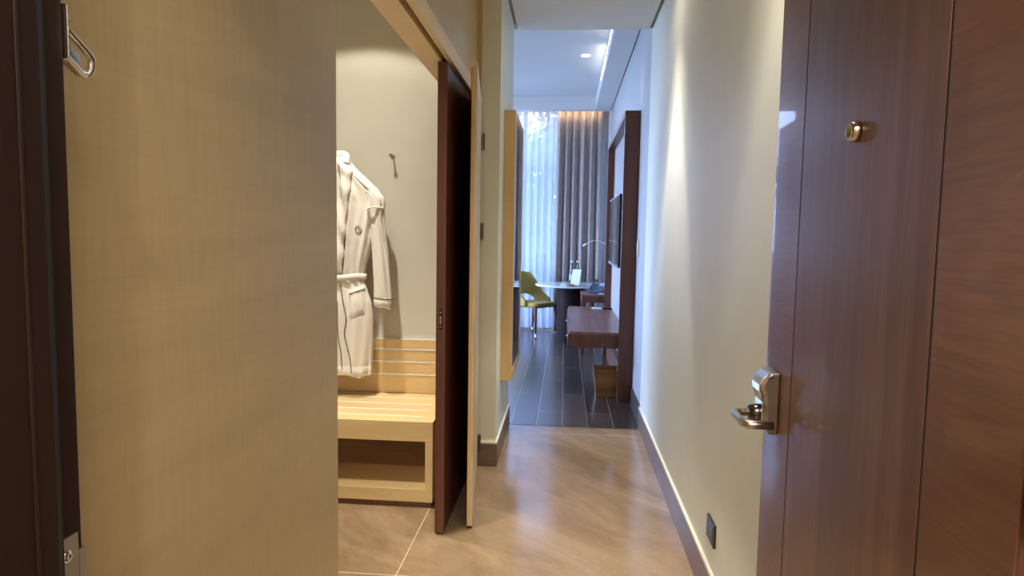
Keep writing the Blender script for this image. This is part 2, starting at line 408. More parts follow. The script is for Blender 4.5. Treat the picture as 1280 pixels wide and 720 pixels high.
# peephole: stepped ring with lens
pc = Vector(dp(0.44, 0, 1.534))
def door_lathe(name, prof, cen, m_, par, seg=32, smooth=True):
    b = NB(); lathe(b, prof, (0, 0, 0), seg, 'Z')
    R = Vector((0, 0, 1)).rotation_difference(dn).to_matrix()
    bmesh.ops.rotate(b, verts=b.verts, matrix=R); bmesh.ops.translate(b, verts=b.verts, vec=cen)
    return mk(name, b, m_, par, smooth=smooth)
ph = door_lathe('peephole', [(0.0, 0), (0.0165, 0), (0.0170, 0.004), (0.0150, 0.011), (0.0125, 0.0135), (0.0100, 0.0132), (0.0092, 0.005), (0, 0.005)], pc, BRASSY, door)
door_lathe('lens', [(0, 0.009), (0.005, 0.0082), (0.0088, 0.0055)], pc, pmat('lens_glass', (0.05, 0.05, 0.06), 0.05, spec=1.0), ph)
# card-reader lock case: rounded block, top curls outward, card slot near the top
LZ0 = 0.938
prof_ = [(0.0, LZ0), (0.020, LZ0), (0.026, LZ0 + 0.004), (0.027, LZ0 + 0.05), (0.029, LZ0 + 0.082), (0.036, LZ0 + 0.100), (0.036, LZ0 + 0.110), (0.030, LZ0 + 0.124), (0.020, LZ0 + 0.135), (0.0, LZ0 + 0.137)]
def extr(profile, s0, s1):
    b = NB(); A = [b.verts.new(dp(s0, o, z)) for o, z in profile]; B = [b.verts.new(dp(s1, o, z)) for o, z in profile]
    b.faces.new(A); b.faces.new(B[::-1]); n = len(A)
    for i in range(n): b.faces.new((A[i], A[(i + 1) % n], B[(i + 1) % n], B[i]))
    return b
lock = mk('lock_case', extr(prof_, 0.036, 0.112), STEEL, door, bevel=0.004, seg=3)
lock['label'] = 'brushed steel electronic card lock case'
fr = [(0.024, LZ0 + 0.012), (0.0335, LZ0 + 0.02), (0.0345, LZ0 + 0.07), (0.042, LZ0 + 0.093), (0.042, LZ0 + 0.107), (0.035, LZ0 + 0.122), (0.026, LZ0 + 0.130)]
mk('front_cover', extr(fr, 0.044, 0.104), CHROME, lock, bevel=0.002)
b = NB(); sl = Vector(dp(0.1125, 0.020, LZ0 + 0.125)); box(b, sl.x - 0.0065, sl.x + 0.0065, sl.y - 0.0008, sl.y + 0.0004, sl.z - 0.0012, sl.z + 0.0012)
mk('card_slot', b, BLACK, lock)
lz = 0.977
b = NB()
pth = [dp(0.078, 0.026, lz), dp(0.078, 0.062, lz)] + [dp(0.078 + 0.018 * math.sin(a), 0.062 + 0.018 * (1 - math.cos(a)), lz) for a in []]
def arc(s, o, ds, do, n=5):   # rounded corner
    return [dp(s + ds * (1 - math.cos(math.pi / 2 * k / n)), o + do * math.sin(math.pi / 2 * k / n), lz) for k in range(1, n + 1)]
pth = [dp(0.075, 0.020, lz), dp(0.075, 0.070, lz)] + arc(0.075, 0.070, 0.020, 0.018) + [dp(0.158, 0.088, lz)]
pth += [dp(0.158 + 0.020 * math.sin(math.pi / 2 * k / 5), 0.088 - 0.018 * (1 - math.cos(math.pi / 2 * k / 5)), lz) for k in range(1, 6)] + [dp(0.178, 0.030, lz)]
tube(b, pth, 0.0090, 16)
lev = mk('lever_handle', b, STEEL, lock, smooth=True); lev['label'] = 'tubular steel lever bent back towards the door'
door_lathe('rose', [(0, 0.020), (0.019, 0.020), (0.020, 0.030), (0.016, 0.046), (0.0105, 0.047)], Vector(dp(0.075, 0.008, lz)), pmat('dark_rose', (0.12, 0.11, 0.10), 0.25, 1.0), lock)
b = NB(); dbox(b, -0.004, 0.022, -0.068, -0.046, 1.262, 1.342)
gp_ = mk('guard_plate', b, pmat('satin_guard', (0.62, 0.66, 0.74), 0.3, 1.0), door, bevel=0.003)
gp_['label'] = 'satin metal guard plate'
# inner lever, faces the wall
b = NB(); dbox(b, 0.05, 0.09, -0.052, -0.046, 0.95, 1.09); mk('inner_plate', b, STEEL, door, bevel=0.001)
# knuckle hinges on the right jamb
for hz in (0.25, 1.1, 1.9):
    b = NB(); tube(b, [(0.449, 0.632, hz), (0.449, 0.632, hz + 0.1)], 0.008, 12); mk('hinge', b, STEEL, door, smooth=True)

# ------------------------------------------------------------------ swing-bar door guard on the left jamb
gl = empty('door_guard', (XJ, 0.5625, 1.513), 0, 'chrome swing-bar door latch on the dark entrance jamb', 'door latch')
b = NB(); box(b, XJ - 0.045, XJ + 0.0035, 0.5618, 0.5645, 1.512, 1.560); mk('base_plate', b, CHROME, gl, bevel=0.0008)
for z in (1.549, 1.522):
    b = NB(); lathe(b, [(0.0, 0.0), (0.0050, 0.0), (0.0046, 0.0035), (0.0, 0.0046)], (XJ - 0.002, 0.5645, z), 16, 'Y'); mk('screw_head', b, CHROME, gl, smooth=True)
# U bar folded out from the plate: two flat arms with a slot between, dropping away from the jamb
b = NB()
LP = [(XJ - 0.001, 0.566, 1.540), (XJ - 0.002, 0.583, 1.532), (XJ - 0.003, 0.5985, 1.5235), (XJ - 0.004, 0.602, 1.518), (XJ - 0.006, 0.602, 1.510), (XJ - 0.009, 0.598, 1.5055), (XJ - 0.006, 0.583, 1.510), (XJ - 0.003, 0.5665, 1.5165)]
tube(b, smooth_path(LP, 4), 0.0036, 12)
mk('swing_bar', b, CHROME, gl, smooth=True)
b = NB(); prism(b, [(XJ - 0.010, 0.567), (XJ - 0.006, 0.567), (XJ - 0.012, 0.598), (XJ - 0.016, 0.598)], 1.512, 1.533)
for v in b.verts:
    if v.co.y > 0.59: v.co.z -= 0.008
mk('bar_web', b, STEEL, gl, bevel=0.001)
b = NB(); tube(b, [(XJ - 0.004, 0.567, 1.512), (XJ - 0.004, 0.567, 1.544)], 0.0035, 12); mk('pivot', b, CHROME, gl, smooth=True)

# ------------------------------------------------------------------ sliding dark leaf
d2 = empty('door_2', (-0.542, 3.25, 0), 0, 'dark brown sliding door half open between closet and corridor', 'door', kind='structure')
b = NB(); box(b, -0.563, -0.521, 2.81, 3.652, 0.008, 2.098); mk('leaf', b, LEAFW, d2, bevel=0.001)
b = NB(); box(b, -0.548, -0.536, 2.8072, 2.8105, 0.937, 1.030); es = mk('edge_lock', b, pmat('bronze_lock', (0.045, 0.035, 0.03), 0.35, 0.8), d2, bevel=0.003)
b = NB(); box(b, -0.545, -0.539, 2.8063, 2.808, 0.965, 1.0); mk('latch_hook', b, BRASSY, es)
b = NB()
for z in (0.952, 1.016): lathe(b, [(0, -0.001), (0.003, -0.001), (0.003, 0)], (-0.542, 2.8072, z), 10, 'Y')
mk('screw', b, STEEL, es)

# ------------------------------------------------------------------ hinged maple leaf (rebated), dark inner face
d3 = empty('door_3', (-0.47, 3.70, 0), 0, 'maple-faced hinged door standing open, seen almost edge-on beside the dark sliding door', 'door', kind='structure')
e0, e1 = Vector((-0.428, 2.888)), Vector((-0.401, 2.884)); h1 = Vector((-0.489, 3.700)); u = (h1 - e1).normalized(); nn = Vector((u.y, -u.x)); nn = nn if nn.x < 0 else -nn
def lp(s, o): p = e1 + u * s + nn * o; return (p.x, p.y)
LL = (h1 - e1).length
b = NB(); prism(b, [lp(0, 0), lp(LL, 0), lp(LL, 0.010), lp(0, 0.010)], 0.014, 2.113); mk('outer_skin', b, maple('maple_door_skin', (0.62, 0.49, 0.32), 0.4), d3, bevel=0.0008)
b = NB(); prism(b, [lp(0, 0.010), lp(LL - 0.012, 0.010), lp(LL - 0.012, 0.0245), lp(0, 0.0245)], 0.014, 2.095); mk('core', b, MAPLEZ, d3, bevel=0.0008)
b = NB(); prism(b, [lp(0.002, 0.0245), lp(LL - 0.012, 0.0245), lp(LL - 0.012, 0.027), lp(0.002, 0.027)], 0.014, 2.093); mk('inner_skin', b, LEAFIN, d3)
b = NB(); prism(b, [lp(0.0, 0.002), lp(LL - 0.02, 0.002), lp(LL - 0.02, 0.026), lp(0.0, 0.026)], 0.004, 0.0139); mk('bottom_seal', b, RUBBER, d3)
for hz in (1.84, 1.335, 0.095):
    b = NB(); tube(b, [(-0.4845, 3.694, hz), (-0.4845, 3.694, hz + 0.093)], 0.0065, 12); box(b, -0.488, -0.470, 3.7005, 3.7125, hz, hz + 0.093)
    mk('hinge', b, pmat('hinge_metal', (0.18, 0.15, 0.12), 0.35, 1.0) if hz > 1.8 else bpy.data.materials['hinge_metal'], d3)

# ------------------------------------------------------------------ closet bench
bn = empty('luggage_bench', (-1.15, 3.36, 0), 0, 'maple luggage bench with white inlaid strips and open shelf, below the bathrobe', 'bench')
BX0, BX1, BY0 = -1.75, -0.628, 3.078
ZS = 0.438
b = NB(); box(b, BX0, BX1, BY0, CY1 - 0.022, ZS - 0.10, ZS); mk('seat', b, MAPLEX, bn, bevel=0.0015)
for k, (yy) in enumerate((3.17, 3.285, 3.405, 3.53)):
    b = NB(); box(b, BX0 + 0.05, -0.70, yy - 0.006, yy + 0.006, ZS - 0.002, ZS + 0.0012); mk('seat_inlay', b, WHITE, bn)
for x0 in (BX0, BX1 - 0.038):
    b = NB(); box(b, x0, x0 + 0.038, BY0, CY1 - 0.022, 0.03, ZS - 0.10); mk('side_panel', b, MAPLEX, bn, bevel=0.0015)
b = NB(); box(b, BX0 + 0.038, BX1 - 0.038, BY0 + 0.002, CY1 - 0.03, 0.03, 0.095); mk('shelf', b, MAPLEX, bn, bevel=0.0015)
b = NB(); box(b, BX0 + 0.01, BX1 - 0.01, BY0 + 0.012, CY1 - 0.03, 0.0, 0.03); mk('plinth', b, MAHOGH, bn)
b = NB(); box(b, BX0 + 0.038, BX1 - 0.038, 3.40, 3.42, 0.095, ZS - 0.10); mk('back_panel', b, wood('bench_back_shaded_wood', (0.16, 0.07, 0.03), (0.22, 0.10, 0.045), (0.27, 0.13, 0.06), 'X', 0.5), bn)  # brown darkened to stand in for shade inside the open bench
zt = [0.752, 0.690, 0.617, 0.545, ZS]
for k in range(4):
    z1, z0 = zt[k], zt[k + 1]
    b = NB(); box(b, BX0, -0.60, CY1 - 0.020, CY1 - 0.0005, z0 + (0.009 if k < 3 else 0.001), z1 - 0.001); mk('back_board', b, MAPLEX, bn, bevel=0.001)
    b = NB(); box(b, BX0, -0.60, CY1 - 0.0225 if k else CY1 - 0.020, CY1 - 0.001, z1 - 0.001, z1 + 0.008 if k else z1 + 0.001); mk('back_inlay', b, WHITE, bn)

# ------------------------------------------------------------------ coat hooks
def hook(x, z, label):
    h = empty('coat_hook', (x, CY1, z), 0, label, 'coat hook', 'coat hooks on the closet wall')
    b = NB(); lathe(b, [(0, 0), (0.011, 0), (0.011, -0.005), (0.005, -0.008), (0.0045, -0.052), (0.009, -0.054), (0.010, -0.062), (0, -0.064)], (x, CY1, z), 20, 'Y')
    mk('peg', b, STEEL, h, smooth=True)
    b = NB(); tube(b, smooth_path([(x, CY1 - 0.01, z - 0.004), (x, CY1 - 0.03, z - 0.014), (x, CY1 - 0.045, z - 0.012), (x, CY1 - 0.05, z - 0.004)], 4), 0.003, 8)
    mk('lower_prong', b, STEEL, h, smooth=True)
hook(-0.985, 1.795, 'small steel coat hook with nothing hanging on it')
hook(-1.30, 1.80, 'steel coat hook holding the white bathrobe')

# ------------------------------------------------------------------ bathrobe
TOWEL = pmat('white_terry', (0.80, 0.76, 0.69), 0.9, spec=0.1)
bump(TOWEL, noise(TOWEL, coords(TOWEL, (140, 140, 140)), 1, 4, 0.7), 0.5, 0.003)
TOWEL.node_tree.nodes['Principled BSDF'].inputs['Sheen Weight'].default_value = 0.3
PIPE = pmat('navy_piping', (0.05, 0.05, 0.06), 0.7)
RC = -1.250; RY = 3.53
rb = empty('bathrobe', (RC, RY, 0.55), 0, 'white terry bathrobe with dark piping and monogram hanging from a hook', 'bathrobe')
prof = [  # z, half width, half depth
    (1.775, 0.034, 0.030), (1.755, 0.058, 0.040), (1.725, 0.080, 0.046), (1.70, 0.104, 0.050), (1.665, 0.145, 0.052), (1.63, 0.182, 0.052), (1.595, 0.222, 0.050),
    (1.565, 0.236, 0.049), (1.53, 0.234, 0.048), (1.49, 0.222, 0.050), (1.42, 0.205, 0.053), (1.34, 0.190, 0.055), (1.25, 0.168, 0.054), (1.17, 0.146, 0.050), (1.11, 0.132, 0.045),
    (1.05, 0.150, 0.055), (0.97, 0.176, 0.064), (0.88, 0.188, 0.068), (0.76, 0.188, 0.068), (0.65, 0.182, 0.068), (0.575, 0.176, 0.066)]
def lerp_prof(z):
    if z >= prof[0][0]: return prof[0][1:3]
    for a, c_ in zip(prof[:-1], prof[1:]):
        if c_[0] <= z <= a[0]:
            t = (a[0] - z) / (a[0] - c_[0]); t = t * t * (3 - 2 * t) * 0.4 + t * 0.6
            return a[1] + (c_[1] - a[1]) * t, a[2] + (c_[2] - a[2]) * t
    return prof[-1][1:3]
def robe_pt(a, z, out=0.0):
    w, d = lerp_prof(z)
    f = 0.0
    sk = max(0, (1.10 - z) / 0.5); up = max(0, min(1, (z - 1.12) / 0.3)) * max(0, min(1, (1.72 - z) / 0.15))
    f += sk * (0.014 * math.sin(a * 7 + z * 3) + 0.009 * math.sin(a * 12 - z * 5))
    f += up * (0.010 * math.sin(a * 11 + z * 2.2) + 0.006 * math.sin(a * 19 - z * 3))
    near = math.exp(-((z - 1.09) / 0.07) ** 2); f += near * 0.006 * math.sin(a * 17)
    ca, sa = math.cos(a), math.sin(a)
    px = abs(ca) ** 0.85 * (1 if ca >= 0 else -1) * (w + out); py = abs(sa) ** 0.8 * (1 if sa >= 0 else -1) * (d + f + out)
    return Vector((RC + px, RY + py, z))
b = NB(); NA = 120; rings = []
zs = []
z = 1.775
while z > 0.575: zs.append(z); z -= 0.0125
zs.append(0.575)
for z in zs:
    rings.append([b.verts.new(robe_pt(2 * math.pi * k / NA, z + (0.022 * math.sin(2 * math.pi * k / NA * 3 + 1) * max(0, (0.75 - z) / 0.2) if z < 0.75 else 0))) for k in range(NA)])
for i in range(len(rings) - 1):
    for k in range(NA): b.faces.new((rings[i][k], rings[i][(k + 1) % NA], rings[i + 1][(k + 1) % NA], rings[i + 1][k]))
b.faces.new(rings[0][::-1])
mk('body', b, TOWEL, rb, smooth=True)
def front(x, z, out=0.0):
    """point on the front of the robe (toward the camera) at world x"""
    w, d = lerp_prof(z); q = max(-0.98, min(0.98, (x - RC) / w)); ca = (abs(q)) ** (1 / 0.85) * (1 if q >= 0 else -1)
    a = -math.acos(max(-1, min(1, ca))); p = robe_pt(a, z); return Vector((x, p.y - out, z))
# collar: soft rolled shawl down both fronts, joined behind the neck
def band(pts2, wid, thick, name, mat_=None, n=5, wob=0.0):
    ps = smooth_path([(x, z, 0) for x, z in pts2], n); b = NB(); rings = []
    for i, p in enumerate(ps):
        x, z = p.x, p.y
        t = (ps[min(i + 1, len(ps) - 1)] - ps[max(0, i - 1)]).normalized(); sx, sz = t.y, -t.x
        if sx < 0: sx, sz = -sx, -sz
        ww = wid * (1 + wob * math.sin(i * 1.3)); ring = []
        for k in range(14):
            a = 2 * math.pi * k / 14; off = math.cos(a) * ww; dep = math.sin(a) * thick * (1 + 0.35 * math.sin(i * 0.9 + k))
            q = front(x + sx * off, z + sz * off, 0.004 + max(-0.004, dep)); ring.append(b.verts.new(q))
        rings.append(ring)
    for i in range(len(rings) - 1):
        for k in range(14): b.faces.new((rings[i][k], rings[i][(k + 1) % 14], rings[i + 1][(k + 1) % 14], rings[i + 1][k]))
    b.faces.new(rings[0][::-1]); b.faces.new(rings[-1])
    return mk(name, b, mat_ or TOWEL, rb, smooth=True)
band([(RC + 0.030, 1.755), (RC + 0.050, 1.70), (RC + 0.050, 1.62), (RC + 0.036, 1.50), (RC + 0.022, 1.38), (RC + 0.010, 1.26), (RC - 0.002, 1.14)], 0.031, 0.027, 'collar', wob=0.12)
band([(RC - 0.028, 1.755), (RC - 0.050, 1.70), (RC - 0.052, 1.62), (RC - 0.046, 1.52), (RC - 0.040, 1.40), (RC - 0.036, 1.28), (RC - 0.030, 1.14)], 0.026, 0.020, 'collar', wob=0.08)
b = NB(); tube(b, smooth_path([(RC - 0.045, RY - 0.045, 1.73), (RC - 0.040, RY - 0.02, 1.775), (RC - 0.015, RY + 0.012, 1.79), (RC + 0.015, RY + 0.012, 1.79), (RC + 0.042, RY - 0.02, 1.775), (RC + 0.045, RY - 0.045, 1.73)], 5), 0.021, 12)
mk('neck_roll', b, TOWEL, rb, smooth=True)
b = NB(); tube(b, smooth_path([(RC - 0.03, RY + 0.02, 1.785), (-1.292, 3.60, 1.805), (-1.275, 3.598, 1.806), (RC + 0.02, RY + 0.02, 1.79)], 4), 0.003, 8); mk('hanger_loop', b, TOWEL, rb)
# yoke seam
b = NB(); tube(b, smooth_path([front(RC + x, z, 0.002) for x, z in ((0.09, 1.675), (0.13, 1.640), (0.17, 1.605), (0.205, 1.565))], 5), 0.0022, 8); mk('yoke_seam', b, TOWEL, rb)
# sleeves
def sleeve(sg):
    P = [(0.170, 1.590, 0.040), (0.196, 1.562, 0.046), (0.208, 1.52, 0.046), (0.214, 1.42, 0.040), (0.222, 1.32, 0.040), (0.231, 1.24, 0.043), (0.240, 1.11, 0.046), (0.246, 1.00, 0.048), (0.247, 0.955, 0.045)]
    ps = smooth_path([(RC + sg * x, RY - 0.01, z) for x, z, r in P], 8); b = NB(); rings = []; N = 40
    for i, p in enumerate(ps):
        t = i / (len(ps) - 1) * (len(P) - 1); k0 = min(int(t), len(P) - 2); r = P[k0][2] + (P[k0 + 1][2] - P[k0][2]) * (t - k0); ring = []
        for k in range(N):
            a = 2 * math.pi * k / N; rr = r * (1 + 0.07 * math.sin(a * 5 + i * 0.05) + 0.05 * math.sin(a * 9 - i * 0.16))
            ring.append(b.verts.new(p + Vector((math.cos(a) * rr, math.sin(a) * rr * 0.78, 0))))
        rings.append(ring)
    for i in range(len(rings) - 1):
        for k in range(N): b.faces.new((rings[i][k], rings[i][(k + 1) % N], rings[i + 1][(k + 1) % N], rings[i + 1][k]))
    b.faces.new(rings[0][::-1]); b.faces.new(rings[-1])
    s = mk('sleeve', b, TOWEL, rb, smooth=True)
    e = ps[-1]; b = NB(); R0 = []
    for z_, r_ in ((1.000, 0.046), (0.995, 0.053), (0.975, 0.055), (0.955, 0.052), (0.942, 0.040), (0.955, 0.030)):
        R0.append([b.verts.new((e.x + math.cos(a) * r_, e.y + math.sin(a) * r_ * 0.8, z_ + 0.006 * math.cos(a * 1 + 2.5) + 0.003 * math.sin(4 * a))) for a in [2 * math.pi * k / N for k in range(N)]])
    for i in range(len(R0) - 1):
        for k in range(N): b.faces.new((R0[i][k], R0[i][(k + 1) % N], R0[i + 1][(k + 1) % N], R0[i + 1][k]))
    b.faces.new(R0[-1])
    mk('cuff', b, TOWEL, s, smooth=True)
    b = NB(); tube(b, [(e.x + math.cos(a) * 0.0535, e.y + math.sin(a) * 0.0435, 0.998 + 0.006 * math.cos(a + 2.5)) for a in [2 * math.pi * k / 32 for k in range(33)]], 0.0024, 6); mk('cuff_piping', b, PIPE, s)
sleeve(1); sleeve(-1)
b = NB(); tube(b, smooth_path([(RC + 0.168, RY - 0.050, 1.485), (RC + 0.185, RY - 0.060, 1.497), (RC + 0.215, RY - 0.056, 1.500), (RC + 0.250, RY - 0.025, 1.497)], 5), 0.005, 8); mk('shoulder_seam', b, TOWEL, rb, smooth=True)
# piping down the front edge and along the skirt opening
def pipe(pts, name='front_piping', r=0.0024):
    ps = [Vector((x, z, 0)) for x, z in pts]; ps = smooth_path(ps, 8); b = NB(); tube(b, [front(p.x, p.y, 0.004) for p in ps], r, 6); mk(name, b, PIPE, rb)
pipe([(RC + 0.052, 1.36), (RC + 0.040, 1.25), (RC + 0.028, 1.13)])
pipe([(RC + 0.018, 1.075), (RC + 0.036, 0.98), (RC + 0.053, 0.88), (RC + 0.040, 0.80), (RC + 0.060, 0.72), (RC + 0.078, 0.66), (RC + 0.085, 0.585)])
pipe([(RC + 0.004, 0.98), (RC + 0.008, 0.80), (RC + 0.020, 0.70), (RC + 0.024, 0.60)])
# belt and its knot
b = NB(); RG = []
for z_, o_ in ((1.098, 0.004), (1.094, 0.014), (1.11, 0.018), (1.126, 0.015), (1.130, 0.006)):
    ring = []
    for k in range(72):
        a = 2 * math.pi * k / 72; w, d = lerp_prof(1.11); ring.append(b.verts.new((RC + math.cos(a) * (w + o_), RY + math.sin(a) * (d + 0.008 + o_), z_ + 0.008 * math.cos(a) + 0.002 * math.sin(6 * a))))
    RG.append(ring)
for i in range(4):
    for k in range(72): b.faces.new((RG[i][k], RG[i][(k + 1) % 72], RG[i + 1][(k + 1) % 72], RG[i + 1][k]))
belt = mk('belt', b, TOWEL, rb, smooth=True)
b = NB(); bmesh.ops.create_uvsphere(b, u_segments=16, v_segments=10, radius=1.0)
for v in b.verts: v.co = Vector((RC - 0.055 + v.co.x * 0.022, RY - 0.068 + v.co.y * 0.016, 1.108 + v.co.z * 0.022))
mk('knot', b, TOWEL, belt, smooth=True)
# pocket with piped mouth
b = NB(); GX, GZ = 14, 12; grid = []
for i in range(GX + 1):
    col = []
    for k in range(GZ + 1):
        x = RC + 0.066 + i / GX * 0.082 + 0.02 * k / GZ * 0.4; z = 1.045 + 0.030 * i / GX - k / GZ * 0.16 + 0.0
        edge = min(i, GX - i, k, GZ - k) / 2; col.append(b.verts.new(front(x, z, 0.001 + 0.010 * min(1, edge))))
    grid.append(col)
for i in range(GX):
    for k in range(GZ): b.faces.new((grid[i][k], grid[i][k + 1], grid[i + 1][k + 1], grid[i + 1][k]))
pk = mk('pocket', b, TOWEL, rb, smooth=True)
b = NB(); tube(b, [front(RC + 0.068 + 0.080 * t, 1.022 + 0.030 * t, 0.0125) for t in [k / 10 for k in range(11)]], 0.0024, 6); mk('pocket_piping', b, PIPE, pk)
# hem band
b = NB(); RG = []
for z_, o_ in ((0.618, 0.001), (0.612, 0.004), (0.585, 0.005), (0.566, 0.003), (0.565, -0.004)):
    RG.append([b.verts.new(robe_pt(2 * math.pi * k / NA, max(0.575, z_), o_) + Vector((0, 0, z_ - max(0.575, z_)))) for k in range(NA)])
for i in range(4):
    for k in range(NA): b.faces.new((RG[i][k], RG[i][(k + 1) % NA], RG[i + 1][(k + 1) % NA], RG[i + 1][k]))
mk('hem', b, TOWEL, rb, smooth=True)
# monogram: a Q with a small inner stroke
b = NB(); mx, mz = RC + 0.118, 1.380
ring = [(mx + 0.016 * math.cos(a), mz + 0.019 * math.sin(a)) for a in [math.radians(60 + 300 * k / 24) for k in range(25)]]
tube(b, [front(x, z, 0.003) for x, z in ring], [0.0009 + 0.0014 * abs(math.cos((60 + 300 * k / 24) * math.pi / 180)) for k in range(25)], 6)
tube(b, [front(x, z, 0.003) for x, z in ((mx + 0.002, mz + 0.008), (mx + 0.001, mz - 0.006), (mx + 0.006, mz - 0.014), (mx + 0.014, mz - 0.028))], 0.0013, 6)
mk('monogram', b, PIPE, rb)

# ------------------------------------------------------------------ socket and switch on the right wall
so = empty('wall_socket', (XR, 2.35, 0.294), 0, 'dark square wall socket low on the cream corridor wall', 'socket')
b = NB(); box(b, XR - 0.010, XR, 2.292, 2.408, 0.252, 0.336); mk('plate', b, pmat('bronze_plate', (0.055, 0.045, 0.04), 0.35, 0.4), so, bevel=0.002)
b = NB(); box(b, XR - 0.0115, XR - 0.009, 2.305, 2.395, 0.262, 0.326); mk('rocker', b, BLACK, so, bevel=0.001)
sw = empty('light_switch', (XB, 5.2, 1.27), 0, 'narrow pale switch on the wall between corridor and wooden wall unit', 'switch')
b = NB(); box(b, XB - 0.010, XB, 5.16, 5.24, 1.21, 1.335); mk('plate', b, pmat('switch_cream', (0.72, 0.66, 0.52), 0.4), sw, bevel=0.002)
b = NB(); box(b, XB - 0.013, XB - 0.009, 5.18, 5.22, 1.235, 1.31); mk('rocker', b, WHITE, sw, bevel=0.001)

# ------------------------------------------------------------------ framed mirror on the left
mi = empty('wall_mirror', (XL, 4.3, 0.46), 0, 'tall mirror in a deep maple frame on the left corridor wall', 'mirror')
MX0, MX1, MY0, MY1, MZ0, MZ1, FW = XL, -0.315, 3.95, 4.68, 0.462, 2.112, 0.052
for nm, q in (('side_frame', (MY0, MY0 + FW, MZ0, MZ1)), ('side_frame', (MY1 - FW, MY1, MZ0, MZ1)), ('top_frame', (MY0 + FW, MY1 - FW, MZ1 - FW, MZ1)), ('bottom_frame', (MY0 + FW, MY1 - FW, MZ0, MZ0 + FW))):
    b = NB(); box(b, MX0, MX1, *q); mk(nm, b, MAPLEZ, mi, bevel=0.001)
b = NB(); box(b, MX0, MX1 - 0.004, MY0 + FW - 0.001, MY1 - FW + 0.001, MZ0 + FW - 0.001, MZ1 - FW + 0.001); mk('mirror_glass', b, pmat('mirror_silver', (0.55, 0.56, 0.58), 0.01, 1.0), mi)

# ------------------------------------------------------------------ bedroom shell
b = NB(); box(b, XB, XB + 0.16, 4.65, YE, 0, 3.4); struct('wall_bedroom_right', b, BEDWALL)
b = NB(); box(b, -3.6, -0.62, YT - 0.1, YT, 0, 3.4); box(b, -0.62, XB + 0.1, YT + 0.02, 4.648, ZC + 0.06, 3.4); struct('wall_bedroom_near', b, BEDWALL)
b = NB(); box(b, -3.7, -3.6, YT, 5.6, 0, 3.4); box(b, -3.7, -3.6, 8.6, YE, 0, 3.4); box(b, -3.7, -3.6, 5.6, 8.6, 0, 0.4); box(b, -3.7, -3.6, 5.6, 8.6, 2.8, 3.4); struct('wall_bedroom_left', b, BEDWALL)
ZR, ZF = 3.235, 3.06
b = NB(); box(b, -3.6, XB + 0.1, YT, YE, ZR, ZR + 0.1); struct('ceiling_bedroom', b, CEIL)
b = NB(); box(b, -3.6, XB, 8.90, 9.03, ZF, ZR); struct('ceiling_drop', b, CEIL)
b = NB(); box(b, 0.362, XB - 0.012, 4.66, 8.90, ZF, ZR); struct('ceiling_soffit', b, CEIL)
b = NB(); box(b, XB - 0.012, XB, 4.66, 9.03, ZF + 0.02, ZR); struct('ceiling_gap', b, GAP)
# skirting on the bedroom side (dark)
b = NB(); box(b, XB - 0.012, XB, 4.652, 9.5, 0, 0.13); struct('baseboard_bedroom', b, pmat('dark_skirting', (0.06, 0.045, 0.04), 0.35))
# window wall: opening X -3.0..0.16, Z 0.12..2.92
WX0, WX1, WZ0, WZ1 = -3.05, 0.20, 0.10, 3.22
b = NB(); box(b, WX1, XB, YE, YE + 0.2, 0, 3.4); box(b, -3.6, WX0, YE, YE + 0.2, 0, 3.4); box(b, WX0, WX1, YE, YE + 0.2, 0, WZ0); box(b, WX0, WX1, YE, YE + 0.2, WZ1, 3.4)
struct('wall_window', b, BEDWALL)
win = empty('window_1', (-1.4, YE + 0.1, WZ0), 0, 'tall bedroom window behind the sheer curtain', 'window', kind='structure')
FRM = pmat('window_frame_grey', (0.20, 0.22, 0.25), 0.4)
xs = [WX0 + 0.03, -2.25, -1.45, -0.62, WX1 - 0.03]
for x in xs:
    b = NB(); box(b, x - 0.03, x + 0.03, YE + 0.06, YE + 0.12, WZ0, WZ1); mk('mullion', b, FRM, win)
for z in (WZ0 + 0.03, 0.85, 2.35, WZ1 - 0.03):
    b = NB(); box(b, WX0, WX1, YE + 0.065, YE + 0.115, z - 0.03, z + 0.03); mk('transom', b, FRM, win)
GL = bpy.data.materials.new('window_glass'); GL.use_nodes = True; g = GL.node_tree; g.nodes.remove(g.nodes['Principled BSDF'])
tr = g.nodes.new('ShaderNodeBsdfTransparent'); gs = g.nodes.new('ShaderNodeBsdfGlossy'); gs.inputs['Roughness'].default_value = 0.01; mx = g.nodes.new('ShaderNodeMixShader'); mx.inputs[0].default_value = 0.06
g.links.new(tr.outputs[0], mx.inputs[1]); g.links.new(gs.outputs[0], mx.inputs[2]); g.links.new(mx.outputs[0], g.nodes['Material Output'].inputs[0])
b = NB(); box(b, WX0, WX1, YE + 0.085, YE + 0.093, WZ0, WZ1); mk('glass', b, GL, win)

win2 = empty('window_added', (-3.65, 7.1, 0.4), 0, 'unseen window added in the side wall for extra daylight', 'window', kind='structure')  # opening added out of view to bring more daylight into the bedroom
b = NB()
for y in (5.63, 7.1, 8.57): box(b, -3.68, -3.62, y - 0.03, y + 0.03, 0.4, 2.8)
for z in (0.43, 2.77): box(b, -3.679, -3.621, 5.6, 8.6, z - 0.03, z + 0.03)
mk('window_frame', b, FRM, win2)
b = NB(); box(b, -3.655, -3.648, 5.6, 8.6, 0.4, 2.8); mk('glass', b, GL, win2)

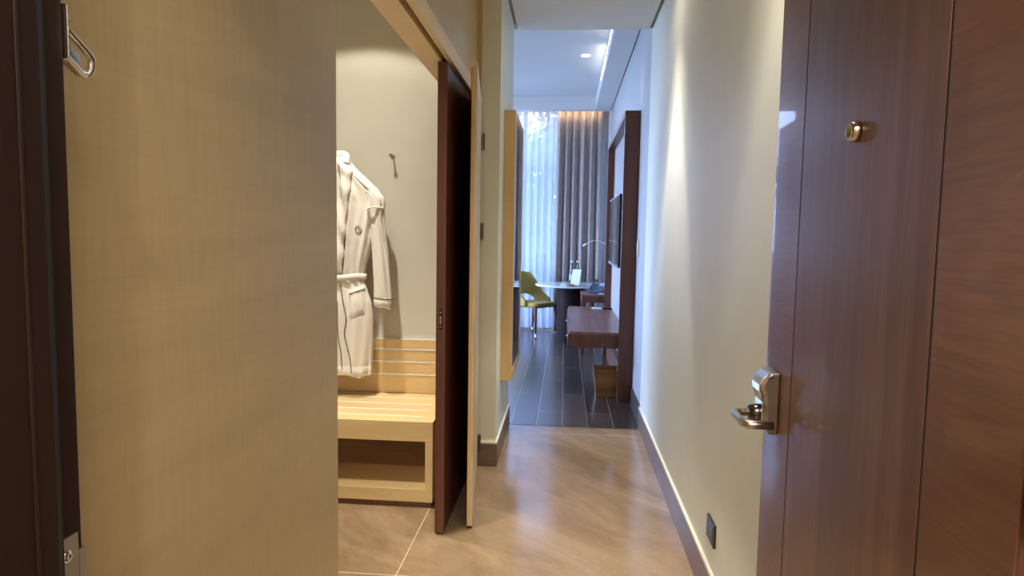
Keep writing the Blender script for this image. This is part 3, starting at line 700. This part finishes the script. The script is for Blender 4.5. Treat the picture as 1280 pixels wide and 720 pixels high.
# ------------------------------------------------------------------ curtains
def cloth_sheet(name, x0, x1, y, z0, z1, amp, folds, mat_, thick=0.002, seed=1, flare=0.0):
    r = random.Random(seed); N = int((x1 - x0) * 220); b = NB(); K = 16; rows = []
    ph = [r.uniform(0, 6.28) for _ in range(4)]
    for k in range(K + 1):
        t = k / K; z = z1 + (z0 - z1) * t; row = []
        for i in range(N + 1):
            s = i / N; x = x0 + (x1 - x0) * s; aa = amp * (0.55 + 0.45 * t)
            w = math.sin(s * folds * 6.283 + ph[0] + 0.5 * math.sin(s * 9 + ph[1])) * aa + math.sin(s * folds * 2.3 * 6.283 + ph[2] + t * 1.5) * aa * 0.22
            x += (s - 0.5) * flare * t + 0.010 * math.sin(s * folds * 6.283 + ph[3]) * t
            row.append(b.verts.new((x, y + w, z)))
        rows.append(row)
    for k in range(K):
        for i in range(N): b.faces.new((rows[k][i], rows[k][i + 1], rows[k + 1][i + 1], rows[k + 1][i]))
    o = mk(name, b, mat_, None, smooth=True)
    so_ = o.modifiers.new('solid', 'SOLIDIFY'); so_.thickness = thick
    return o
SHEER = bpy.data.materials.new('sheer_fabric'); SHEER.use_nodes = True; g = SHEER.node_tree; g.nodes.remove(g.nodes['Principled BSDF'])
tl = g.nodes.new('ShaderNodeBsdfTranslucent'); tl.inputs[0].default_value = (0.19, 0.21, 0.27, 1); df = g.nodes.new('ShaderNodeBsdfDiffuse'); df.inputs[0].default_value = (0.75, 0.78, 0.85, 1)
tp = g.nodes.new('ShaderNodeBsdfTransparent'); m1 = g.nodes.new('ShaderNodeMixShader'); m1.inputs[0].default_value = 0.4; m2 = g.nodes.new('ShaderNodeMixShader'); m2.inputs[0].default_value = 0.17
g.links.new(tl.outputs[0], m1.inputs[1]); g.links.new(df.outputs[0], m1.inputs[2]); g.links.new(m1.outputs[0], m2.inputs[1]); g.links.new(tp.outputs[0], m2.inputs[2]); g.links.new(m2.outputs[0], g.nodes['Material Output'].inputs[0])
sh = cloth_sheet('sheer_curtain', -1.45, -0.085, 9.34, 0.03, 3.14, 0.030, 14, SHEER, 0.0, 3)
for md in list(sh.modifiers): sh.modifiers.remove(md)
tag(sh, 'white sheer curtain covering the bright bedroom window', 'curtain')
DRAPE = pmat('taupe_linen', (0.33, 0.28, 0.26), 0.85, spec=0.15)
wf = noise(DRAPE, coords(DRAPE, (60, 60, 7)), 1, 5, 0.7); setc(DRAPE, ramp(DRAPE, wf, [(0.3, (0.28, 0.235, 0.215)), (0.7, (0.42, 0.36, 0.33))]))
dr = cloth_sheet('drape_curtain', -0.145, 0.480, 9.17, 0.02, 3.12, 0.045, 5.6, DRAPE, 0.003, 11, 0.03)
tag(dr, 'heavy grey-brown drape hanging in folds to the right of the sheer curtain', 'curtain')
b = NB(); box(b, -3.4, XB - 0.02, 9.155, 9.185, 3.165, 3.18); box(b, -3.4, XB - 0.02, 9.325, 9.355, 3.15, 3.17); ct = mk('curtain_track', b, pmat('track_white', (0.7, 0.7, 0.7), 0.4)); tag(ct, 'white curtain track hidden in the ceiling recess above the drape', 'curtain track')
for k in range(8):
    b = NB(); x = -0.12 + k * 0.082; tube(b, [(x, 9.15, 3.150), (x, 9.13, 3.12), (x, 9.135, 3.095)], 0.004, 6); mk('hook', b, BLACK, dr)
# warm LED strip in the recess lighting the curtain tops
WARM = (1.0, 0.80, 0.52)
ls = tag(mk('led_strip', (lambda b: (box(b, -3.3, 0.50, 9.031, 9.037, 3.09, 3.10), b)[1])(NB()), pmat('led_warm', (1, 1, 1), 0.5, emis=(1.0, 0.72, 0.42), es=4)), 'warm light strip tucked in the recess above the curtains', 'light strip')
lamp('recess_glow', 'AREA', (-0.5, 9.05, 3.10), 4, (1.0, 0.70, 0.40), 1.9, (math.radians(75), 0, 0), size_y=0.02)

# ------------------------------------------------------------------ bedroom downlight and cove strips
dl = empty('ceiling_downlight', (0.16, 6.9, ZR), 0, 'round recessed ceiling downlight glowing white in the bedroom ceiling', 'ceiling light')
b = NB(); lathe(b, [(0.0, -0.002), (0.048, -0.002), (0.048, 0.0), (0, 0.0)], (0.165, 6.93, ZR), 32); mk('diffuser', b, pmat('downlight_glow', (1, 1, 1), 0.5, emis=(1, 0.95, 0.88), es=14), dl)
b = NB(); lathe(b, [(0.0485, 0), (0.0485, -0.003), (0.056, -0.003), (0.058, 0)], (0.165, 6.93, ZR), 32, 'Z', False); mk('trim_ring', b, WHITE, dl)
lamp('downlight_beam', 'SPOT', (0.165, 6.93, ZR - 0.01), 3, (1, 0.93, 0.85), 0.03, angle=120, blend=0.8)
for n_, (y0, y1, w0, w1) in enumerate(((5.5, 6.35, 0.034, 0.002), (6.55, 7.7, 0.030, 0.002))):
    b = NB(); prism(b, [(0.3605, y0), (0.3620, y0), (0.3620, y1), (0.3605, y1)], 0, 1)
    for v in b.verts:
        t = (v.co.y - y0) / (y1 - y0)
        hw = w0 + (w1 - w0) * t; v.co.z = ZR - 0.055 - 0.02 * t + (hw if v.co.z > 0.5 else -hw)
    tag(mk('cove_light', b, pmat('cove_glow_%d' % n_, (1, 1, 1), 0.5, emis=(1.0, 0.96, 0.9), es=6)),
        'bright light strip on the soffit edge %s' % ('above the corridor end' if n_ == 0 else 'farther in, nearer the curtains'), 'light strip')

# ------------------------------------------------------------------ wooden wall unit
UX0, UX1, UY0, UY1, UZ = 0.455, 0.576, 5.35, 7.455, 2.375
PT = 0.045
un = empty('wall_unit', (0.52, 6.4, 0), 0, 'tall dark wood wall unit framing a fabric panel behind the television', 'wall unit')
b = NB(); box(b, UX0, UX1, UY0, UY0 + PT, 0, UZ); mk('near_post', b, UNITW, un, bevel=0.001)
b = NB(); box(b, UX0, UX1, UY1 - PT, UY1, 0, UZ); mk('far_post', b, UNITW, un, bevel=0.001)
b = NB(); box(b, UX0, UX1, UY0 + PT, UY1 - PT, UZ - PT, UZ); mk('top_rail', b, UNITW, un, bevel=0.001)
b = NB(); box(b, 0.532, UX1, UY0 + PT, UY1 - PT, 0.24, UZ - PT); mk('fabric_panel', b, paint('panel_fabric', (0.30, 0.285, 0.28), 0.8), un)
b = NB(); box(b, 0.525, 0.532, UY1 - PT - 0.07, UY1 - PT - 0.055, 0.6, UZ - PT); mk('panel_trim', b, pmat('pale_trim', (0.6, 0.5, 0.36), 0.5), un)
b = NB(); box(b, UX1 - 0.08, UX1, UY0 + PT, UY1 - PT, 0.0, 0.23); mk('base_panel', b, UNITW, un)
# cantilevered drawer box
lb = empty('wall_shelf', (0.3, 6.4, 0.43), 0, 'floating dark wood drawer shelf fixed to the wall unit under the television', 'shelf')
b = NB(); box(b, 0.050, 0.5315, 5.405, 7.40, 0.432, 0.545); mk('body', b, UNITW, lb, bevel=0.001)
b = NB(); box(b, 0.048, 0.5315, 5.403, 7.402, 0.545, 0.566); mk('top', b, UNITT, lb, bevel=0.001)
for y0 in (5.42, 6.42):
    b = NB(); box(b, 0.038, 0.050, y0, y0 + 0.97, 0.437, 0.540); dw = mk('drawer', b, UNITW, lb, bevel=0.001)
    for yy in (y0 + 0.12, ):
        b = NB(); lathe(b, [(0, 0), (0.006, 0), (0.008, -0.010), (0, -0.014)], (0.038, yy, 0.51), 14, 'X'); mk('knob', b, CHROME, dw, smooth=True)
# waste bin
wb = empty('waste_bin', (0.40, 5.58, 0), 0, 'open-topped wooden waste bin on the floor beneath the floating shelf', 'waste bin')
b = NB()
def frustum(bm, x0, x1, y0, y1, z0, z1, ex_, mi=0):
    vs = box(bm, x0, x1, y0, y1, z0, z1)
    for v in vs:
        if v.co.z < (z0 + z1) / 2:
            v.co.x += ex_ if v.co.x < (x0 + x1) / 2 else -ex_; v.co.y += ex_ if v.co.y < (y0 + y1) / 2 else -ex_
    return vs
bx0, bx1, by0, by1, bh = 0.262, 0.488, 5.45, 5.68, 0.236
o_ = [(bx0, by0), (bx1, by0), (bx1, by1), (bx0, by1)]; t_ = 0.012; e_ = 0.030
def ringv(bm, inset, z, sh_): return [bm.verts.new(((x + (inset + sh_) * (1 if x == bx0 else -1)), (y + (inset + sh_) * (1 if y == by0 else -1)), z)) for x, y in o_]
A = ringv(b, 0, bh, 0); B_ = ringv(b, 0, 0.0, e_); C_ = ringv(b, t_, bh, 0); D_ = ringv(b, t_, 0.012, e_)
for i in range(4):
    j_ = (i + 1) % 4
    b.faces.new((A[i], A[j_], B_[j_], B_[i])); b.faces.new((C_[j_], C_[i], D_[i], D_[j_])); b.faces.new((A[j_], A[i], C_[i], C_[j_]))
b.faces.new(B_[::-1]); b.faces.new(D_)
mk('body', b, OAKBIN, wb)
# television
tv = empty('television', (0.45, 6.05, 1.42), 0, 'thin black flat television mounted on the wall unit above the shelf', 'television')
TY0, TY1, TZ0, TZ1 = 5.50, 6.62, 1.105, 1.722
b = NB(); box(b, 0.440, 0.466, TY0, TY1, TZ0, TZ1); mk('housing', b, BLACK, tv, bevel=0.003)
b = NB(); box(b, 0.4388, 0.4402, TY0 + 0.010, TY1 - 0.010, TZ0 + 0.020, TZ1 - 0.010); mk('screen', b, pmat('screen_glass', (0.008, 0.008, 0.010), 0.06, spec=1.0), tv)
for nm, q in (('top_edge', (TY0, TY1, TZ1 - 0.004, TZ1 + 0.002)), ('bottom_edge', (TY0, TY1, TZ0 - 0.004, TZ0 + 0.010))):
    b = NB(); box(b, 0.4375, 0.455, *q); mk(nm, b, pmat(nm + '_silver', (0.55, 0.57, 0.62), 0.25, 1.0), tv)
b = NB(); box(b, 0.466, 0.533, 5.85, 6.25, 1.28, 1.58); mk('wall_mount', b, BLACK, tv)
# remote and note pad on the shelf
np_ = tag(mk('notepad', (lambda b: (box(b, 0.31, 0.42, 7.13, 7.28, 0.5665, 0.574), b)[1])(NB()), PAPER), 'small white notepad lying on the floating shelf', 'notepad')
rc_ = empty('remote_control', (0.46, 7.2, 0.567), 0, 'black remote control on the floating shelf beside the notepad', 'remote control')
b = NB(); box(b, 0.425, 0.525, 7.16, 7.205, 0.5665, 0.585); mk('body', b, BLACK, rc_, bevel=0.004)
b = NB(); [box(b, 0.435 + k * 0.014, 0.443 + k * 0.014, 7.172, 7.192, 0.585, 0.587) for k in range(6)]; mk('buttons', b, pmat('button_grey', (0.3, 0.3, 0.32), 0.5), rc_)

# ------------------------------------------------------------------ reading lamp
rl = empty('reading_lamp', (0.50, 7.49, 1.30), 0, 'thin white gooseneck reading lamp reaching out past the wall unit', 'reading lamp')
b = NB(); lathe(b, [(0, 0), (0.022, 0), (0.022, 0.014), (0.006, 0.02), (0, 0.02)], (0.50, 7.455, 1.285), 20, 'Y'); mk('base', b, WHITE, rl, smooth=True)
b = NB(); tube(b, smooth_path([(0.50, 7.47, 1.285), (0.48, 7.53, 1.285), (0.44, 7.56, 1.29), (0.39, 7.57, 1.312), (0.33, 7.57, 1.318), (0.27, 7.57, 1.298), (0.235, 7.57, 1.275)], 6), 0.0042, 8); mk('neck', b, WHITE, rl, smooth=True)
b = NB(); tube(b, [(0.250, 7.57, 1.287), (0.237, 7.57, 1.277), (0.205, 7.57, 1.252)], [0.006, 0.010, 0.013], 14); mk('lamp_head', b, WHITE, rl, smooth=True)

# ------------------------------------------------------------------ desk behind the unit
dk = empty('desk', (0.39, 7.85, 0), 0, 'narrow dark wood desk carrying the telephone behind the wall unit', 'desk')
b = NB(); box(b, 0.197, XB - 0.002, 7.50, 8.12, 0.672, 0.694); mk('desk_top', b, UNITT, dk, bevel=0.001)
b = NB(); box(b, 0.203, XB - 0.004, 7.512, 8.11, 0.60, 0.672); mk('apron', b, UNITW, dk, bevel=0.001)
for y0 in (7.515, 8.07):
    b = NB(); box(b, 0.203, 0.238, y0, y0 + 0.035, 0, 0.60); mk('leg', b, UNITW, dk, bevel=0.001)
b = NB(); box(b, 0.53, XB - 0.013, 8.122, 8.16, 0, 1.03); mk('end_panel', b, UNITW, dk, bevel=0.001)
# telephone
tp_ = empty('telephone', (0.40, 7.78, 0.6955), math.radians(-25), 'dark blue-grey desk telephone with handset on the narrow desk', 'telephone')
TEL = pmat('telephone_grey', (0.05, 0.065, 0.10), 0.3)
def wedge(x0, x1, y0, y1, z0, za, zb):
    b = NB(); vs = box(b, x0, x1, y0, y1, z0, za)
    for v in vs:
        if v.co.z > z0 + 1e-5: v.co.z = za if v.co.y < (y0 + y1) / 2 else zb
    return b
mk('body', wedge(-0.09, 0.09, -0.10, 0.09, 0, 0.022, 0.105), TEL, tp_, True, bevel=0.004)
b = wedge(-0.015, 0.075, -0.085, 0.075, 0.0, 0.032, 0.106); mk('keypad', b, pmat('keypad_blue', (0.10, 0.13, 0.20), 0.3), tp_, True, bevel=0.001)
b = wedge(0.0, 0.070, 0.02, 0.070, 0.02, 0.086, 0.111); mk('display', b, pmat('display_pale', (0.45, 0.52, 0.62), 0.2), tp_, True)
b = NB(); tube(b, smooth_path([(-0.055, -0.10, 0.050), (-0.055, -0.085, 0.070), (-0.055, -0.03, 0.102), (-0.055, 0.03, 0.130), (-0.055, 0.075, 0.142), (-0.055, 0.092, 0.128)], 5), [0.021] * 5 + [0.016] * 6 + [0.014] * 4 + [0.016] * 6 + [0.021] * 5, 14, True, 0.75); mk('handset', b, TEL, tp_, True, smooth=True)
b = NB(); tube(b, [(-0.075, -0.10 + 0.002 * k, 0.02 + 0.012 * math.sin(k * 1.5)) for k in range(20)], 0.003, 6); mk('handset_cord', b, BLACK, tp_, True, smooth=True)
tag(mk('notepad', (lambda b: (box(b, 0.40, 0.50, 7.545, 7.62, 0.6945, 0.703), b)[1])(NB()), PAPER), 'small white notepad on the narrow desk in front of the telephone', 'notepad')

# ------------------------------------------------------------------ round table
TCX, TCY = 0.085, 8.42
rt = empty('round_table', (TCX, TCY, 0), 0, 'round pale glass-topped table on a dark drum base by the curtains', 'table')
b = NB(); lathe(b, [(0, 0.722), (0.455, 0.722), (0.462, 0.726), (0.462, 0.738), (0.458, 0.742), (0, 0.742)], (TCX, TCY, 0), 64); mk('table_top', b, pmat('pale_marble_top', (0.62, 0.66, 0.66), 0.12), rt)
b = NB(); lathe(b, [(0, 0.0), (0.172, 0.0), (0.172, 0.722), (0, 0.722)], (TCX, TCY, 0), 48); ob = mk('drum_base', b, wood('drum_wood', (0.012, 0.006, 0.005), (0.018, 0.009, 0.008), (0.026, 0.013, 0.011), 'Z', 0.6, 0, 80, 14, 0.4, spec=0.15), rt)
# bottles
BOT = pmat('water_bottle_glass', (0.10, 0.14, 0.20), 0.06, spec=1.0); BOT.node_tree.nodes['Principled BSDF'].inputs['Transmission Weight'].default_value = 0.6
LBL = pmat('bottle_label', (0.30, 0.36, 0.46), 0.5)
def bottle(x, y, label):
    r = empty('water_bottle', (x, y, 0.742), 0, label, 'bottle', 'water bottles on the round table')
    b = NB(); lathe(b, [(0, 0), (0.030, 0), (0.034, 0.006), (0.034, 0.150), (0.030, 0.175), (0.016, 0.220), (0.013, 0.245), (0.013, 0.285), (0, 0.285)], (x, y, 0.7425), 28); mk('glass_body', b, BOT, r, smooth=True)
    b = NB(); lathe(b, [(0, 0.278), (0.0150, 0.278), (0.0150, 0.304), (0.012, 0.307), (0, 0.307)], (x, y, 0.7425), 20); mk('cap', b, CHROME, r, smooth=True)
    b = NB(); lathe(b, [(0.0345, 0.05), (0.0347, 0.052), (0.0347, 0.128), (0.0345, 0.13)], (x, y, 0.7425), 28, 'Z', False); mk('label_band', b, LBL, r, smooth=True)
bottle(0.092, 8.44, 'dark water bottle on the round table, the one nearer the sheer curtain')
bottle(0.167, 8.44, 'dark water bottle on the round table, the one nearer the wall unit')
# menu card (slanted) in a holder
mc = empty('menu_card', (0.135, 8.24, 0.742), 0, 'white printed menu card leaning in front of the two bottles', 'menu card')
b = NB(); V = [b.verts.new(p) for p in ((0.075, 8.20, 0.7475), (0.180, 8.13, 0.7475), (0.205, 8.17, 0.950), (0.100, 8.24, 0.945))]; b.faces.new(V)
r = bmesh.ops.extrude_face_region(b, geom=b.faces[:]); bmesh.ops.translate(b, verts=[v for v in r['geom'] if isinstance(v, bmesh.types.BMVert)], vec=(0.002, 0.003, 0)); mk('card', b, PAPER, mc)
b = NB()
for k in range(9):
    t = 0.18 + k * 0.075
    p0 = Vector((0.075, 8.20, 0.7475)).lerp(Vector((0.100, 8.24, 0.945)), t); p1 = Vector((0.180, 8.13, 0.7475)).lerp(Vector((0.205, 8.17, 0.950)), t)
    a0 = p0.lerp(p1, 0.15) + Vector((-0.0008, -0.0012, 0)); a1 = p0.lerp(p1, 0.85 if k % 3 else 0.6) + Vector((-0.0008, -0.0012, 0)); tube(b, [a0, a1], 0.0009, 4)
mk('printed_lines', b, pmat('ink_grey', (0.35, 0.36, 0.42), 0.7), mc)
b = NB(); V = [b.verts.new(p) for p in ((0.180, 8.13, 0.7428), (0.200, 8.19, 0.7428), (0.205, 8.17, 0.950))]; b.faces.new(V)
r = bmesh.ops.extrude_face_region(b, geom=b.faces[:]); bmesh.ops.translate(b, verts=[v for v in r['geom'] if isinstance(v, bmesh.types.BMVert)], vec=(0.002, 0, 0)); mk('side_fin', b, PAPER, mc)
# plate with pastry and a folded napkin
pt_ = tag(mk('plate', (lambda b: (lathe(b, [(0, 0.0), (0.055, 0.0), (0.060, 0.004), (0.105, 0.013), (0.106, 0.016), (0.058, 0.008), (0, 0.006)], (0.045, 8.10, 0.7425), 40), b)[1])(NB()), pmat('white_china', (0.82, 0.83, 0.86), 0.15), smooth=True), 'round white plate near the front of the round table', 'plate')
PAS = pmat('pastry', (0.42, 0.25, 0.08), 0.6)
b = NB(); bmesh.ops.create_icosphere(b, subdivisions=3, radius=1)
for v in b.verts: v.co = Vector((0.075 + v.co.x * 0.045, 8.08 + v.co.y * 0.035, 0.763 + v.co.z * 0.013 * (1 + 0.2 * math.sin(v.co.x * 9))))
tag(mk('pastry', b, PAS, smooth=True), 'flat golden pastry lying on the white plate', 'pastry')
b = NB()
for k in range(3):
    v0 = box(b, -0.035 - 0.005 * k, 0.012, 8.02 + 0.01 * k, 8.10 + 0.004 * k, 0.757 + 0.007 * k, 0.763 + 0.007 * k)
tag(mk('napkin', b, PAPER, bevel=0.002), 'folded white napkin on the plate beside the pastry', 'napkin')

# ------------------------------------------------------------------ green chair
OLIVE = pmat('olive_fabric', (0.40, 0.31, 0.085), 0.7, spec=0.2)
bump(OLIVE, noise(OLIVE, coords(OLIVE, (200, 200, 200)), 1, 3), 0.2, 0.001)
LEGW = wood('chair_leg_wood', (0.10, 0.045, 0.03), (0.13, 0.06, 0.04), (0.17, 0.08, 0.055), 'Z', 0.4)
# local frame: faces -Y, base at origin
ch = empty('dining_chair', (-0.40, 8.775, 0), math.radians(50), 'olive green upholstered chair with cut-out back beside the round table', 'chair')
b = NB(); n_ = 40; zt_, zb_ = 0.470, 0.405
def sq(a, rx, ry, p=0.45):
    c_, s_ = math.cos(a), math.sin(a); return (abs(c_) ** p * (1 if c_ > 0 else -1) * rx, abs(s_) ** p * (1 if s_ > 0 else -1) * ry)
RG = []
for z_, k_ in ((zb_, 0.93), (zb_ + 0.006, 0.97), (zb_ + 0.03, 1.0), (zt_ - 0.012, 1.0), (zt_ - 0.003, 0.965), (zt_ + 0.004, 0.8), (zt_ + 0.008, 0.4)):
    RG.append([b.verts.new((*[q * k_ for q in sq(2 * math.pi * k / n_, 0.228, 0.228)], z_)) for k in range(n_)])
for i in range(len(RG) - 1):
    for k in range(n_): b.faces.new((RG[i][k], RG[i][(k + 1) % n_], RG[i + 1][(k + 1) % n_], RG[i + 1][k]))
b.faces.new(RG[0][::-1]); b.faces.new(RG[-1])
mk('seat', b, OLIVE, ch, True, smooth=True)
# wrap-around back shell with arch cut-out below
b = NB(); NU, NV = 48, 14
def shell(u, v, off):
    a = math.radians(90) + math.radians(98) * u            # u -1..1, around the back (+Y)
    top = 0.865 - 0.385 * max(0, (abs(u) - 0.42) / 0.58) ** 1.25 ; 
    if abs(u) < 0.42: top = 0.865 - 0.01 * (abs(u) / 0.42) ** 2
    bot = 0.43 + (0.13 * math.sqrt(max(0, 1 - (u / 0.52) ** 2)) if abs(u) < 0.52 else 0)
    top = max(top, bot + 0.02)
    z = bot + (top - bot) * v; lean = 0.10 * (z - 0.45) / 0.42
    x, y = sq(a, 0.245, 0.235, 0.62); n = Vector((math.cos(a), math.sin(a), 0))
    return Vector((x * (1 - 0.10 * (z - 0.45) / 0.42), y + lean * max(0, math.sin(a)), z)) + n * off
for off in (0,):
    outer = [[b.verts.new(shell(-1 + 2 * i / NU, k / NV, 0.016)) for k in range(NV + 1)] for i in range(NU + 1)]
    inner = [[b.verts.new(shell(-1 + 2 * i / NU, k / NV, -0.016)) for k in range(NV + 1)] for i in range(NU + 1)]
for i in range(NU):
    for k in range(NV):
        b.faces.new((outer[i][k], outer[i + 1][k], outer[i + 1][k + 1], outer[i][k + 1])); b.faces.new((inner[i][k], inner[i][k + 1], inner[i + 1][k + 1], inner[i + 1][k]))
    b.faces.new((outer[i][NV], outer[i + 1][NV], inner[i + 1][NV], inner[i][NV])); b.faces.new((outer[i + 1][0], outer[i][0], inner[i][0], inner[i + 1][0]))
for i in (0, NU):
    for k in range(NV): b.faces.new((outer[i][k], outer[i][k + 1], inner[i][k + 1], inner[i][k]))
mk('backrest', b, OLIVE, ch, True, smooth=True)
for sx_ in (-1, 1):
    for sy_ in (-1, 1):
        b = NB(); p0 = Vector((sx_ * 0.195, sy_ * 0.195, 0.425)); p1 = Vector((sx_ * 0.225, sy_ * 0.235, 0.075)); p2 = Vector((sx_ * 0.232, sy_ * 0.245, 0.0))
        tube(b, [p0, p0.lerp(p1, 0.3), p1], [0.024, 0.021, 0.012], 14); lg = mk('leg', b, LEGW, ch, True, smooth=True)
        b = NB(); tube(b, [p1, p2], [0.0122, 0.010], 14); mk('foot_cap', b, CHROME, lg, True, smooth=True)

# ------------------------------------------------------------------ outside: trees beyond the glass
BARK = pmat('bark', (0.05, 0.04, 0.03), 0.9)
LEAF = pmat('tree_leaf', (0.05, 0.10, 0.03), 0.6)
link(LEAF, ramp(LEAF, noise(LEAF, coords(LEAF, (3, 3, 3)), 1, 2), [(0.3, (0.025, 0.055, 0.02)), (0.7, (0.09, 0.16, 0.05))]), LEAF.node_tree.nodes['Principled BSDF'].inputs['Base Color'])
def tree(x, y, h, r, zc, seed, label, nl=7000):
    q = random.Random(seed); t = empty('tree', (x, y, -3.0), 0, label, 'tree', 'trees outside the bedroom window')
    b = NB(); tube(b, [(x, y, -3.0), (x + 0.1, y, -1), (x, y + 0.1, 1), (x + 0.15, y, h - 0.5)], [0.18, 0.15, 0.11, 0.04], 10)
    for k in range(9):
        a = q.uniform(0, 6.28); z0 = q.uniform(0, h - 1); tube(b, [(x, y, z0), (x + math.cos(a) * r * 0.4, y + math.sin(a) * r * 0.4, z0 + 0.5), (x + math.cos(a) * r * 0.8, y + math.sin(a) * r * 0.8, z0 + 0.8)], [0.05, 0.03, 0.01], 6)
    mk('trunk', b, BARK, t)
    b = NB(); cl = [Vector((q.gauss(0, 0.45) * r, q.gauss(0, 0.4) * r, q.uniform(-1, 1) * (h - zc) + 0)) for _ in range(44)]
    for k in range(nl):
        c_ = q.choice(cl); p = Vector((x, y, zc)) + c_ + Vector((q.gauss(0, 0.28), q.gauss(0, 0.28), q.gauss(0, 0.24)))
        s = q.uniform(0.08, 0.15); d1 = Vector((q.gauss(0, 1), q.gauss(0, 1), q.gauss(0, 1))).normalized(); d2 = d1.orthogonal().normalized()
        vs = [b.verts.new(p - d1 * s), b.verts.new(p + d2 * s * 0.45), b.verts.new(p + d1 * s), b.verts.new(p - d2 * s * 0.45)]; b.faces.new(vs)
    fo = mk('foliage', b, LEAF, t); fo['kind'] = 'stuff'
tree(-0.6, 15.8, 5.1, 1.9, 2.0, 2, 'leafy tree seen through the sheer curtain, nearest to the glass', 8500)
tree(-0.6, 11.3, 0.6, 0.40, -0.1, 21, 'low bushy tree right outside the glass, below the taller crowns', 6000)
tree(-6.1, 17.2, 4.6, 1.7, 2.4, 4, 'unseen leafy tree farther left, placed to block sky light from the corridor wall')  # out of view, set here to hold sky light off the corridor wall
tree(3.2, 22.5, 5.2, 1.6, 2.6, 9, 'leafy tree outside the window, behind the nearest one')
b = NB(); box(b, -30, 12, -6, 30, -3.2, -3.06); struct('ground', b, pmat('outside_ground', (0.10, 0.12, 0.08), 0.9))
b = NB(); box(b, -14, 12, 24, 24.4, -3.0, 0.9); gw = struct('wall_garden', b, paint('garden_wall_paint', (0.35, 0.36, 0.38)))

# ------------------------------------------------------------------ lamps of the foyer and closet
def downlight(x, y, zc, beams, color, label, rot=(0, 0, 0), soft=0.03):
    """fixture with its beams: (power, cone angle, blend) each"""
    r = empty('ceiling_downlight', (x, y, zc), 0, label, 'ceiling light', 'recessed downlights of the entrance')
    b = NB(); lathe(b, [(0, -0.0005), (0.030, -0.0005), (0.030, 0.0), (0, 0.0)], (x, y, zc), 24); mk('diffuser', b, bpy.data.materials['downlight_glow'], r)
    b = NB(); lathe(b, [(0.031, 0), (0.031, -0.003), (0.042, -0.003), (0.044, 0)], (x, y, zc), 24, 'Z', False); mk('trim_ring', b, WHITE, r)
    for power, angle, blend in beams: lamp('downlight_beam', 'SPOT', (x, y, zc - 0.012), power, color, soft, rot, angle=angle, blend=blend)
WW = (1.0, 0.93, 0.82)
downlight(0.29, 1.80, ZC, ((42, 48, 0.5), (44, 72, 1.0), (12, 168, 1.0)), WW, 'recessed downlight in the corridor ceiling above the entrance door')
downlight(0.29, 3.50, ZC, ((130, 46, 0.35), (80, 70, 1.0), (10, 168, 1.0)), WW, 'recessed downlight in the corridor ceiling beyond the entrance door')
downlight(-1.12, 3.04, 2.80, ((34, 118, 0.15), (50, 96, 1.0), (110, 64, 1.0)), (1.0, 0.93, 0.80), 'recessed downlight in the closet ceiling above the bathrobe')
downlight(-1.12, 2.15, 2.80, ((175, 92, 1.0), (14, 150, 1.0)), (1.0, 0.93, 0.80), 'added fill downlight in the closet ceiling in front of the bench')  # extra lamp added as frontal fill for robe, bench and floor
downlight(0.45, 5.36, ZF, ((15, 42, 0.5), ), (1, 0.93, 0.82), 'recessed downlight in the bedroom soffit above the wall switch')
downlight(-0.05, -0.6, 2.85, ((100, 160, 1.0), ), WW, 'added fill downlight in the unseen landing ceiling behind the entrance')  # lamp added out of view as fill for the entrance door
lamp('landing_fill', 'AREA', (0.0, -0.7, 2.82), 114, WW, 1.6)  # broad soft lamp added behind the camera for ambient fill
